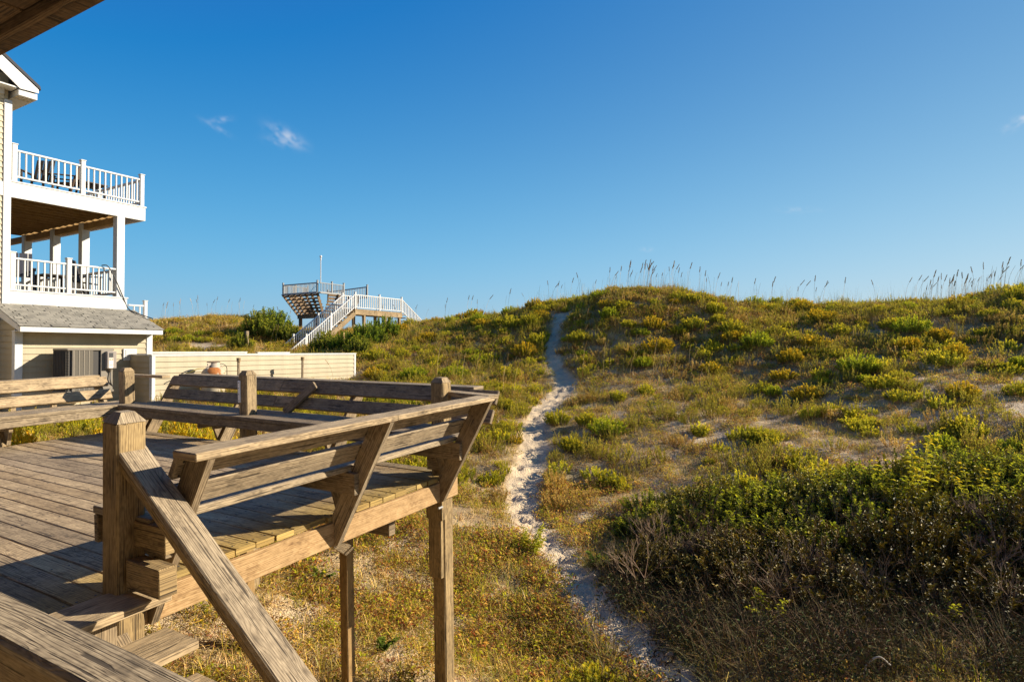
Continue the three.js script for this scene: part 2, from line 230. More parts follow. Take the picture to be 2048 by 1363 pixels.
// ------------------------------------------------------------------ railings, siding
const gBal = cbox(.038, 1, .038, .005);
function railing(parent, name, A, B, o = {}) {             // A, B: foot of the railing at deck level; parts of parent > sub-parts
  const H = o.h ?? .92, mat = o.mat ?? WHITE, low = o.low ?? .1, sp = o.sp ?? .135, pw = o.pw ?? .1;
  const L = A.distanceTo(B), up = (p, y) => V(p.x, p.y + y, p.z);
  const r = mesh(parent, name, bar(up(A, H - .03), up(B, H - .03), .075, .05), mat);
  mesh(r, 'bottom_rail', bar(up(A, low), up(B, low), .06, .045), mat);
  const n = Math.round(L / sp);
  for (let i = 1; i < n; i++) { const p = A.clone().lerp(B, i / n), h = H - .05 - low; const b = mesh(r, 'baluster', gBal, mat, [p.x, p.y + low + h / 2, p.z]); b.scale.set(o.bw ?? 1, h, o.bw ?? 1); }
  for (const t of o.posts ?? []) { const p = A.clone().lerp(B, t); mesh(r, 'railing_post', cbox(pw, H + .14, pw, .01), mat, [p.x, p.y + (H + .1) / 2, p.z]); mesh(r, 'post_cap', cbox(pw + .03, .03, pw + .03, .008), mat, [p.x, p.y + H + .133, p.z]); }
  return r;
}
function lap(parent, x, z0, z1, y0, y1, exp, mats, face = 'x', sgn = 1, name = 'siding_board') {   // lapped boards, each thicker at its lower edge
  let k = 0;
  for (let y = y0; y < y1 - .01; y += exp, k++) {
    const h = Math.min(exp, y1 - y), pts = [[0, 0], [.03, 0], [.006, h + .006], [0, h + .006]];
    const g = face === 'x' ? prism(pts, Math.abs(z1 - z0), (a, b, t) => V(a * sgn, b, Math.min(z0, z1) + t - (z0 + z1) / 2)) : prism(pts, Math.abs(z1 - z0), (a, b, t) => V(Math.min(z0, z1) + t - (z0 + z1) / 2, b, a * sgn));
    mesh(parent, name, g, pick(mats), face === 'x' ? [x, y, (z0 + z1) / 2] : [(z0 + z1) / 2, y, x]);
  }
}
const box = (parent, name, x0, x1, y0, y1, z0, z1, mat, c = .006) => mesh(parent, name, cbox(Math.abs(x1 - x0), Math.abs(y1 - y0), Math.abs(z1 - z0), c), mat, [(x0 + x1) / 2, (y0 + y1) / 2, (z0 + z1) / 2]);

// ------------------------------------------------------------------ the neighbouring beach house (x = -19.5 is the wall that faces the deck)
const HX = -19.5, GY = EYE - 1.75;
{
  const t = thing('beach_house', 'tall cream beach house with two white railed porches behind the lean-to shed', 'house');
  const y = (v) => EYE + v;
  box(t, 'wall', HX - 8.5, HX - .02, GY, y(7.3), -7.0, 3, SIDING[0]);
  lap(t, HX - .015, -6.9, -3.2, y(.9), y(6.75), .15, CEDAR, 'x', 1, 'siding_board');
  box(t, 'corner_board', HX - .03, HX + .035, y(.6), y(6.6), -7.07, -6.9, WHITE);
  box(t, 'band_board', HX - .02, HX + .028, y(4.05), y(4.42), -6.9, -3.2, WHITE);
  box(t, 'frieze_board', HX - .02, HX + .03, y(6.72), y(7.0), -6.9, -3.2, WHITE);
  // gable end: sloping roof, rake board and boxed eave
  const sl = .74, ez = -7.56, ey = y(6.98);
  const rp = (z) => ey + (z - ez) * sl;
  mesh(t, 'roof', prism([[ez, ey], [ez + .02, ey + .1], [-1.5, rp(-1.5) + .1], [-1.5, rp(-1.5)]], 9.1, (a, b, s) => V(HX + .42 - s, b, a)), std(.05, .05, .055, .9));
  mesh(t, 'rake_board', prism([[ez + .05, ey - .1], [ez + .05, ey - .005], [-2, rp(-2) - .005], [-2, rp(-2) - .3], [-6.75, ey + .17], [-7.1, ey - .12]], .03, (a, b, s) => V(HX + .38 + s, b, a)), WHITE);
  box(t, 'eave_box', HX - 8, HX + .36, y(6.7), y(6.86), ez + .06, -7.08, WHITE);
  const so = box(t, 'soffit', HX - .03, HX + .37, y(6.86), y(6.9), -7.06, -6.0, WHITE);
  for (let i = 0; i < 4; i++) box(t, 'soffit_vent', HX + .0 - i * .0, HX + .26, y(6.69), y(6.697), -7.44 + i * .1, -7.38 + i * .1, CEDAR[1], .001);
  mesh(t, 'gable_panel', prism([[-7.0, y(6.9)], [-2, y(6.9)], [-2, rp(-2) - .3]], .02, (a, b, s) => V(HX - .03 + s, b, a)), GREYWHITE);
  for (let i = 0; i < 6; i++) box(t, 'gable_batten', HX - .01, HX + .012, y(6.9), y(7.0) + i * .28, -6.72 + i * .42, -6.68 + i * .42, WHITE, .003);
  // porches
  const BX = HX - 8;
  for (const [nm, top, bot, zEnd] of [['upper', 4.50, 4.05, -10.54], ['lower', 1.615, 1.1, -10.02]]) {
    const f = box(t, 'porch_fascia', HX - .05, HX, y(bot), y(top - .03), -7.07, zEnd, WHITE);
    box(t, 'porch_fascia', BX, HX - .05, y(bot), y(top - .03), zEnd, zEnd + .05, WHITE);
    box(t, 'porch_trim', HX - .02, HX + .02, y(top - .045), y(top), -7.07, zEnd - .03, WHITE, .01);
    for (let i = 0; i < 20; i++) { const z = -7.2 - i * .16; if (z > zEnd + .1) box(t, 'floor_board', BX, HX - .06, y(top - .07), y(top - .03), z - .073, z + .073, DECK[1], .002); }
    for (let i = 0; i < 17; i++) { const x = HX - .4 - i * .42; const jo = mesh(t, 'porch_joist', plank(.045, .24, Math.abs(zEnd + 7.1) - .1), POSTNEW, [x, y(top - .2), (zEnd - 7.1) / 2]); }
    const d = y(top), A = V(HX - .06, d, -7.12), B = V(HX - .06, d, nm === 'upper' ? -10.46 : -9.7), Cc = V(BX, d, nm === 'upper' ? -10.46 : -9.9);
    railing(t, 'porch_railing', A, B, { posts: nm === 'upper' ? [.01, .5, .995] : [.01, .52], h: .86, sp: .152, pw: .12, low: .13 });
    railing(t, 'porch_railing', V(HX - .06, d, Cc.z), Cc, { posts: [.33, .66], h: .86, sp: .152, pw: .12, low: .13 });
  }
  for (const x of [HX - .12, -21.72, -23.65, -25.75]) box(t, 'porch_post', x - .115, x + .115, y(1.6), y(4.08), -9.94, -9.71, WHITE, .012);
  box(t, 'porch_beam', BX, HX - .06, y(3.86), y(4.06), -9.9, -9.76, POSTNEW);
  // little lower landing past the porch end
  railing(t, 'porch_railing', V(HX - .1, y(.82), -10.1), V(HX - .1, y(.82), -10.62), { posts: [.98], h: .6, sp: .15 });
  box(t, 'porch_fascia', HX - 1.2, HX - .02, y(.55), y(.8), -10.66, -10.06, WHITE);
  for (let i = 0; i < 3; i++) box(t, 'porch_pier', HX - .5 - i * 3, HX - .2 - i * 3, GY - .6, y(1.1), -9.95, -9.65, WHITE);
}
// chairs and tables on the porches
function porchChair(x, y, z, turn, label, mat) {
  const t = thing('porch_chair', label, 'chair', [x, y, z]); t.rotation.y = turn;
  mesh(t, 'seat', cbox(.5, .03, .5), mat, [0, .4, 0], [.12, 0, 0]);
  for (let i = 0; i < 5; i++) mesh(t, 'back_slat', cbox(.085, .72, .02), mat, [-.2 + i * .1, .75, -.32], [-.28, 0, 0]);
  for (const s of [-1, 1]) { mesh(t, 'leg', cbox(.05, .6, .05), mat, [s * .28, .3, .25]); mesh(t, 'leg', cbox(.05, .6, .05), mat, [s * .28, .3, -.22], [-.2, 0, 0]); mesh(t, 'armrest', cbox(.1, .025, .65), mat, [s * .28, .61, 0]); }
}
const CHAIRM = std(.035, .028, .026, .6), CHAIRB = std(.1, .06, .035, .7);
porchChair(HX - .9, EYE + 4.5, -8.72, -.6, 'brown slatted chair behind the middle post of the upper porch railing', CHAIRB);
porchChair(HX - 1.1, EYE + 4.5, -8.1, .7, 'dark slatted chair left of the middle post on the upper porch', CHAIRM);
porchChair(HX - .5, EYE + 1.62, -7.5, 1.2, 'dark blue chair against the house wall on the lower porch', std(.03, .032, .05, .6));
porchChair(HX - .75, EYE + 1.62, -9.2, 2.2, 'dark folded chair by the corner post of the lower porch', CHAIRM);
for (const [yy, zz, lb] of [[4.5, -9.35, 'dark table on the upper porch right of the middle post'], [1.62, -8.5, 'low dark table on the lower porch between the chairs']]) {
  const t = thing('porch_table', lb, 'table', [HX - 1.0, EYE + yy, zz]);
  mesh(t, 'tabletop', cbox(.8, .03, .8), CHAIRM, [0, .55, 0]); for (const a of [-1, 1]) for (const b of [-1, 1]) mesh(t, 'leg', cbox(.05, .54, .05), CHAIRM, [a * .33, .27, b * .33]);
}
tag(mesh(scene, 'garden_hose', tube([V(HX + .02, EYE + 2.5, -9.28), V(HX + .06, EYE + 2.52, -9.4), V(HX + .05, EYE + 2.2, -9.62), V(HX + .03, EYE + 1.7, -9.85), V(HX + .02, EYE + 1.27, -10.05), V(HX + .4, EYE + 1.12, -10.12), V(HX + .9, EYE + .95, -10.3)], .016, 40, 6), DARKMETAL), 'thin dark hose hanging from the lower porch railing to the shed roof', 'hose');

// ------------------------------------------------------------------ lean-to shed in front of the house
const SX = -18.45;
{
  const y = (v) => EYE + v;
  const t = thing('lean_to_shed', 'low cream lean-to shed with grey shingle roof against the beach house', 'shed');
  box(t, 'wall', HX, SX - .02, GY - .4, y(.62), -10.14, -6.86, SIDING[0]);
  lap(t, SX - .015, -10.03, -6.97, GY - .4, y(.60), .158, SIDING);
  lap(t, -6.85, HX, SX - .01, GY - .4, y(.78), .158, SIDING, 'z', 1);
  box(t, 'corner_board', SX - .03, SX + .03, GY - .4, y(.52), -6.97, -6.8, WHITE); box(t, 'corner_board', SX - .16, SX - .03, GY - .4, y(.5), -6.87, -6.81, WHITE);
  box(t, 'corner_board', SX - .03, SX + .03, GY - .4, y(.52), -10.2, -10.03, WHITE);
  const ex = -17.95, s = .39, P = (x) => y(.617) + (ex - x) * s;
  mesh(t, 'roof_deck', prism([[ex, P(ex) - .02], [HX, P(HX) - .02], [HX, P(HX) - .1], [ex, P(ex) - .1]], 3.46, (a, b, q) => V(a, b, -10.2 + q)), WHITE);
  box(t, 'fascia', ex, ex + .03, y(.455), y(.585), -10.22, -6.72, WHITE);
  mesh(t, 'rake_board', prism([[ex, P(ex) - .03], [HX, P(HX) - .03], [HX, P(HX) - .24], [ex, P(ex) - .16]], .03, (a, b, q) => V(a, b, -6.755 + q)), WHITE);
  mesh(t, 'rake_board', prism([[ex, P(ex) - .03], [HX, P(HX) - .03], [HX, P(HX) - .24], [ex, P(ex) - .16]], .03, (a, b, q) => V(a, b, -10.205 + q)), WHITE);
  box(t, 'soffit', SX, ex, y(.47), y(.485), -10.2, -6.74, WHITE, .002);
  // shingles: thin tabs row over row
  const list = [], rows = 13, L = (ex - HX + .03) / Math.cos(Math.atan(s)), ang = Math.atan(s);
  for (let r = 0; r < rows; r++) for (let k = 0; k < 19; k++) {
    const w = 3.54 / 18, z = -10.24 + w * (k + (r % 2 ? 0 : -.5) + .5) + rr(-.02, .02), z0 = Math.max(-10.24, z - w / 2 + rr(.002, .012)), z1 = Math.min(-6.70, z + w / 2); if (z1 - z0 < .03) continue;
    const d = r * L / rows, g = cbox(L / rows + .03, rr(.008, .016), z1 - z0, .002); g.rotateZ(-ang); const x = ex + .035 - (d + .06) * Math.cos(ang);
    g.translate(x, P(x) + .008, (z0 + z1) / 2);
    const c = rr(.7, 1.15), cc = []; for (let q = 0; q < g.attributes.position.count; q++) cc.push(.27 * c, .245 * c, .20 * c); g.setAttribute('color', new THREE.Float32BufferAttribute(cc, 3)); list.push(g);
  }
  const sh = mesh(t, 'shingles', mergeGeometries(list), new THREE.MeshStandardMaterial({ vertexColors: true, roughness: .95, map: sandTex })); sh.userData.kind = 'stuff';
  box(t, 'roof_edge', ex - .02, ex + .045, y(.59), y(.612), -10.25, -6.69, std(.06, .06, .06, .8), .003);
  const v = box(t, 'wall_vent', SX, SX + .05, y(-.30), y(.04), -9.74, -9.37, WHITE);
  for (let i = 0; i < 5; i++) mesh(v, 'vent_louvre', cbox(.012, .035, .27, .003), GREYWHITE, [.034, -.11 + i * .055, 0], [0, 0, -.5]);
}

// ------------------------------------------------------------------ cream board fences
function sidingFence(label, x, z0, z1, yTop, n, wing) {
  const t = thing('siding_fence', label, 'fence');
  const yb = yTop - n * .16 - .06;
  box(t, 'fence_core', x - .1, x - .012, yb - .5, yTop - .04, z0 - .05, z1 + .05, SIDING[1]);
  lap(t, x - .014, z1 + .08, z0 - .1, yb, yTop - .06, .16, SIDING, 'x', 1, 'fence_board');
  box(t, 'fence_cap', x - .13, x + .035, yTop - .035, yTop, z0 + .02, z1 - .02, WHITE);
  box(t, 'cap_molding', x, x + .02, yTop - .065, yTop - .038, z0, z1, WHITE, .003);
  box(t, 'corner_board', x - .02, x + .022, yb - .3, yTop - .066, z0 - .1, z0, WHITE); box(t, 'corner_board', x - .02, x + .022, yb - .3, yTop - .066, z1, z1 + .09, WHITE);
  if (wing) { box(t, 'fence_core', wing, x - .03, yb - .5, yTop - .04, z0 - .09, z0 - .02, SIDING[0]); lap(t, z0 - .02, wing, x - .1, yb, yTop - .06, .16, SIDING, 'z', 1, 'fence_board'); box(t, 'corner_board', x - .1, x - .022, yb, yTop - .066, z0 - .03, z0 + .004, WHITE); box(t, 'fence_cap', wing, x - .13, yTop - .035, yTop, z0 - .12, z0 + .03, WHITE); }
  return t;
}
sidingFence('cream siding fence with white cap facing the wooden deck behind the propane tank', -17.3, -9.55, -17.42, EYE - .11, 9, SX);
sidingFence('grey-topped fence behind the front siding fence, its right end at the weathered post', -21.6, -11.5, -15.7, EYE - .055, 9);
sidingFence('farther fence section showing above the front fence right of the weathered post', -21.6, -16.2, -17.8, EYE - .075, 9);

const LOOK = wm(wOld, .62, .52, .42), GREYRAIL = std(.27, .265, .25, .7);
// ------------------------------------------------------------------ dune walkover with stairs and gazebo-like lookout
{
  const P1 = at(710, 617, 38), fx = P1.x, fz = P1.z, fy = P1.y;
  const t = thing('dune_walkover', 'white railed wooden walkover with stairs climbing the dune behind the fence', 'walkway', [0, 0, 0]);
  const W = 1.15, L = 4.5, y0 = fy, run = 5.6, drop = 4.0;
  for (let i = 0; i < 30; i++) mesh(t, 'deck_board', plank(W, .04, .14), pick(DECK), [fx - W / 2, y0 - .02, fz - .08 - i * .15]);
  for (const x of [fx - .03, fx - W + .03]) mesh(t, 'side_joist', plank(.05, .32, L), OLD[2], [x, y0 - .2, fz - L / 2]);
  for (const dz of [.9, 2.9, 4.3]) for (const x of [fx - .12, fx - W + .12]) mesh(t, 'support_post', plank(.16, 3.4, .16), OLD[2], [x, y0 - .36 - 1.7, fz - dz]);
  const A = V(fx - .04, y0, fz), B = V(fx - .04, y0, fz - L);
  railing(t, 'white_railing', A, B, { posts: [.01, .5, .99], sp: .19, bw: 1.5 });
  railing(t, 'white_railing', V(fx - W + .04, y0, fz), V(fx - W + .04, y0, fz - 1.2), { posts: [.01], sp: .19, bw: 1.5 });
  for (const x of [fx - .04, fx - W + .04]) { const S = V(x, y0, fz), T = V(x, y0 - drop, fz + run); railing(t, 'stair_railing', S, T, { posts: [.35, .68, .98], sp: .19, bw: 1.5 });
    mesh(t, 'stringer', bar(V(x, y0 - .3, fz), V(x, y0 - drop - .3, fz + run), .06, .3), OLD[2]); }
  for (let i = 0; i < 22; i++) { mesh(t, 'tread', plank(W - .1, .045, .28), OLD[2], [fx - W / 2, y0 - .14 - i * drop / 22, fz + .14 + i * run / 22]); if (i % 1 === 0) mesh(t, 'riser', plank(W - .1, .13, .02), OLD[2], [fx - W / 2, y0 - .23 - i * drop / 22, fz + .27 + i * run / 22]); }
  railing(t, 'stair_railing', B, V(fx - .04, y0 - 1.5, fz - L - 2.4), { posts: [.98], sp: .19, bw: 1.5 });
  for (let i = 0; i < 7; i++) mesh(t, 'tread', plank(W - .1, .045, .28), OLD[2], [fx - W / 2, y0 - .15 - i * .2, fz - L - .2 - i * .33]);
}
{
  const P = at(648, 626, 42), x1 = P.x, z1 = P.z, y0 = P.y;
  const t = thing('dune_lookout', 'weathered lookout platform with flared bench walls left of the white walkover', 'platform');
  const X0 = x1 - 2.6, hz = 1.5, fl = 1.35, out = .75;
  for (let i = 0; i < 16; i++) mesh(t, 'floor_board', plank(2.7, .04, .18), pick(DECK), [x1 - 1.3, y0, z1 - .1 - i * .19]);
  mesh(t, 'floor_beam', plank(2.7, .3, .07), LOOK, [x1 - 1.3, y0 - .18, z1 + .02]); mesh(t, 'floor_beam', plank(.07, .3, hz), LOOK, [x1 + .02, y0 - .18, z1 - hz / 2]);
  for (const [a, b] of [[X0 + .1, 0], [x1 - .9, 0], [X0 + .1, -hz], [x1 - .1, -hz]]) mesh(t, 'support_post', plank(.18, 4, .18), LOOK, [a, y0 - 2.2, z1 - .1 + b]);
  for (let i = 0; i < 7; i++) { const f = i / 6, xa = lerp(X0 + .05, x1 - .05, f), xb = lerp(X0 - out, x1 + .15, f); mesh(t, 'flared_bracket', bar(V(xa, y0 - .15, z1), V(xb, y0 + fl, z1 + out), .05, .2), LOOK); }
  for (let k = 0; k < 6; k++) { const f = .12 + k * .16; mesh(t, 'wall_slat', plank(2.6 + (out + .15) * f, .15, .035), LOOK, [(x1 + X0 + (.15 - out) * f) / 2, y0 + fl * f, z1 + out * f - .09], [-.5, 0, 0]); mesh(t, 'wall_slat', plank(.035, .15, hz), LOOK, [x1 + .45 * f, y0 + fl * f, z1 - hz / 2], [0, 0, -.3]); mesh(t, 'wall_slat', plank(.035, .15, hz), LOOK, [X0 - out * f, y0 + fl * f, z1 - hz / 2], [0, 0, .5]); }
  for (let k = 0; k < 3; k++) mesh(t, 'flared_bracket', bar(V(x1, y0 - .15, z1 - .8 - k), V(x1 + .5, y0 + fl, z1 - .8 - k), .2, .05), LOOK);
  const yt = y0 + fl;
  mesh(t, 'top_beam', plank(2.6 + out + .2, .07, .25), GREYRAIL, [(x1 + X0 - out + .2) / 2, yt, z1 + out]);
  mesh(t, 'top_beam', plank(.25, .07, hz + out), GREYRAIL, [x1 + .35, yt, z1 + (out - hz) / 2]);
  railing(t, 'grey_railing', V(X0 - out, yt, z1 + out), V(x1 + .2, yt, z1 + out), { h: .72, sp: .13, mat: GREYRAIL, posts: [.01, .99], low: .06 });
  railing(t, 'grey_railing', V(x1 + .35, yt, z1 + out), V(x1 + .35, yt, z1 - hz), { h: .72, sp: .13, mat: GREYRAIL, posts: [.5, .99], low: .06 });
  railing(t, 'grey_railing', V(X0 - out, yt, z1 + out), V(X0 - out, yt, z1 - hz), { h: .72, sp: .13, mat: GREYRAIL, posts: [.5, .99], low: .06 });
  const Q0 = at(655, 607, 46), Q1 = at(735, 597, 45);
  railing(t, 'grey_railing', V(Q0.x, Q0.y, Q0.z), V(Q1.x, Q0.y + .3, Q1.z), { h: .9, sp: .14, mat: GREYRAIL, posts: [.01, .99] });
  const f = at(641, 566, 43);
  const pole = thing('flag_pole', 'thin white pole with a small finial standing on the lookout platform', 'pole', [f.x, f.y, f.z]);
  mesh(pole, 'shaft', new THREE.CylinderGeometry(.028, .035, 1.85, 8), WHITE, [0, .92, 0]);
  mesh(pole, 'finial', new THREE.SphereGeometry(.09, 10, 8), GREYWHITE, [0, 1.9, 0]); mesh(pole, 'collar', new THREE.CylinderGeometry(.05, .05, .16, 8), GREYWHITE, [0, 1.72, 0]);
}
{
  const p = at(493, 702, 33), t = thing('weathered_post', 'weathered timber post sticking up behind the front fence', 'post', [p.x, p.y - 1, p.z]);
  mesh(t, 'shaft', plank(.16, 2.2, .16), OLD[1], [0, 1, 0]); mesh(t, 'rope_end', tube([V(.08, 1.7, .05), V(.2, 1.62, .08), V(.26, 1.45, .1)], .03, 10, 5), OLD[2]);
  const q = at(686, 672, 33), s = thing('weathered_post', 'short pine stub post below the walkover landing', 'post', [q.x, q.y - 1, q.z]); mesh(s, 'shaft', plank(.13, 2, .13), PINE, [0, .2, 0]);
}

// ------------------------------------------------------------------ the weathered deck: its own slightly tilted axes
const DO = V(0, EYE - 1.3, 0), DM = new THREE.Matrix4().makeBasis(V(1, -.007, -.008), V(.007, .999, .034), V(.007, -.034, .999));
const DQ = new THREE.Quaternion().setFromRotationMatrix(DM);
const dw = (x, y, z) => V(x, y, z).applyQuaternion(DQ).add(DO);
function deckThing(name, label, cat, x, y, z, group) { const p = dw(x, y, z), t = thing(name, label, cat, [p.x, p.y, p.z], group); t.quaternion.copy(DQ); t.userData.base = undefined; delete t.userData.base; t.off = [x, y, z]; return t; }
function put(t, name, geo, mat, x, y, z, rot) { return mesh(t, name, geo, mat, [x - t.off[0], y - t.off[1], z - t.off[2]], rot); }
function beam(t, name, A, B, w, d, mat, c = .004, spin = 0) { // timber from A to B, grain along it
  const L = A.distanceTo(B), g = woodUV(cbox(w, L, d, c), V(0, 1, 0)), m = put(t, name, g, mat, (A.x + B.x) / 2, (A.y + B.y) / 2, (A.z + B.z) / 2);
  m.quaternion.setFromUnitVectors(V(0, 1, 0), B.clone().sub(A).normalize()); if (spin) m.rotateY(spin); return m;
}
function deckBoard(x0, x1, w) {                             // one long board; algae greens its outer end
  const st = [x0]; for (const q of [-4.2, -3.85, -3.6, -3.42, -3.3]) if (q > x0 + .05 && q < x1 - .02) st.push(q); st.push(x1);
  const c = .005, h = .019, hw = w / 2, sec = [[-hw, -h + c], [-hw, h - c], [-hw + c, h], [hw - c, h], [hw, h - c], [hw, -h + c], [hw - c, -h], [-hw + c, -h]], F = [], R = st.map((x) => sec.map(([z, y]) => V(x, y, z)));
  for (let i = 0; i + 1 < st.length; i++) for (let k = 0; k < 8; k++) { const n = (k + 1) % 8; F.push([R[i][k], R[i][n], R[i + 1][n], R[i + 1][k]]); } F.push(R[0], R[st.length - 1]);
  const g = woodUV(polys(F), V(1, 0, 0)), p = g.attributes.position, col = [], far = rr(-.15, .2);
  for (let i = 0; i < p.count; i++) { const m = smooth(-3.95 + far, -3.35, p.getX(i)); col.push(lerp(1, .95, m), lerp(1, .90, m), lerp(1, .48, m)); }
  g.setAttribute('color', new THREE.Float32BufferAttribute(col, 3)); return g;
}
const XR = -3.25, XL = -8.74, ZF = -4.62, ZN = -.25;
{
  const t = deckThing('wooden_deck', 'raised weathered plank deck with built-in corner posts in the foreground', 'deck', -6, 0, -2.5);
  let z = ZF + .07, k = 0;
  while (z < ZN) {
    const j = hash2(k, 5), mats = DECK, drop = rr(-.003, .003), xl = XL + rr(-.015, .015), xr = XR + rr(-.012, .012);
    const cuts = k % 3 === 1 ? [xl, lerp(-7.2, -3.9, j), xr] : [xl, xr];
    for (let q = 0; q + 1 < cuts.length; q++) { const m = put(t, 'deck_board', deckBoard(cuts[q], cuts[q + 1] - .004, .1365), pick(DECKV), 0, -.019 + drop, z, [rr(-.006, .006), 0, 0]);
      for (const xs of [-8.6, -7.4, -6.2, -5.0, -3.9, -3.32]) if (xs > cuts[q] + .05 && xs < cuts[q + 1] - .05) for (const e of [-.04, .04]) mesh(m, 'nail_head', new THREE.CylinderGeometry(.006, .006, .003, 6), DARKMETAL, [xs + rr(-.01, .01), .0195, e + rr(-.008, .008)]); }
    z += .1425; k++;
  }
  // mossy board ends under the near bench: green strips of the same boards' end
  put(t, 'rim_joist', plank(.04, .165, 4.3), PINE, XR + .005, -.128, -2.46);
  put(t, 'rim_joist', plank(5.3, .165, .04), OLD[1], -6, -.128, ZF + .03); put(t, 'rim_joist', plank(.04, .165, 4.3), OLD[1], XL + .03, -.128, -2.46);
  for (let i = 0; i < 8; i++) put(t, 'floor_joist', plank(.04, .165, 4.2), OLD[3], -8.1 + i * .62, -.128, -2.46);
  put(t, 'cross_beam', plank(5.2, .19, .08), OLD[3], -6, -.31, -3.9); put(t, 'cross_beam', plank(5.2, .19, .08), OLD[3], -6, -.31, -1.2);
  const tall = [[-3.33, -4.51, 3.15, .88], [-6.0, -4.47, 3.0, .88], [-8.49, -4.47, 2.4, .86]];
  for (const [x, zz, h, top] of tall) {
    const m = put(t, 'corner_post', plank(.14, h, .14, .012), x < -5 ? OLD[2] : POST, x, top - .045 - h / 2, zz);
    const cap = woodUV(polys([[V(-.07, 0, -.07), V(.07, 0, -.07), V(.07, 0, .07), V(-.07, 0, .07)], [V(-.04, .045, -.04), V(.04, .045, -.04), V(.04, .045, .04), V(-.04, .045, .04)], [V(-.07, 0, -.07), V(.07, 0, -.07), V(.04, .045, -.04), V(-.04, .045, -.04)], [V(-.07, 0, .07), V(.07, 0, .07), V(.04, .045, .04), V(-.04, .045, .04)], [V(-.07, 0, -.07), V(-.07, 0, .07), V(-.04, .045, .04), V(-.04, .045, -.04)], [V(.07, 0, -.07), V(.07, 0, .07), V(.04, .045, .04), V(.04, .045, -.04)]]), V(0, 1, 0));
    mesh(m, 'chamfered_top', cap, OLD[2], [0, h / 2 - .004, 0]);
  }
  for (const [x, zz] of [[-3.93, -3.9], [-5.28, -3.9], [-6.9, -3.9], [-8.2, -3.9], [-3.6, -1.35], [-6, -1.2]]) put(t, 'support_post', plank(.09, 2.3, .09, .006), POSTNEW, x, -.2 - 1.15, zz);
  beam(t, 'knee_brace', V(-3.24, -.2, -3.14), V(-3.9, -.62, -3.9), .09, .04, OLD[1]);
  put(t, 'post_cleat', plank(.14, .14, .04), OLD[2], -3.34, .12, -4.41); put(t, 'post_cleat', plank(.18, .2, .05), POST, -3.34, -.3, -4.42); put(t, 'bolt', new THREE.CylinderGeometry(.01, .01, .06, 8).rotateX(Math.PI / 2), std(.3, .29, .27, .6), -3.22, -.26, -4.33);
  put(t, 'post_splint', plank(.14, .62, .04), POST, -3.34, -.62, -4.42);
  const mp = put(t, 'thermometer_strip', cbox(.042, .245, .012, .004), std(.78, .78, .76, .5), -6.045, .645, -4.394);
  for (const e of [-.1, -.03, .04, .1]) mesh(mp, 'screw', new THREE.CylinderGeometry(.005, .005, .006, 6).rotateX(Math.PI / 2), DARKMETAL, [0, e, .007]);
}
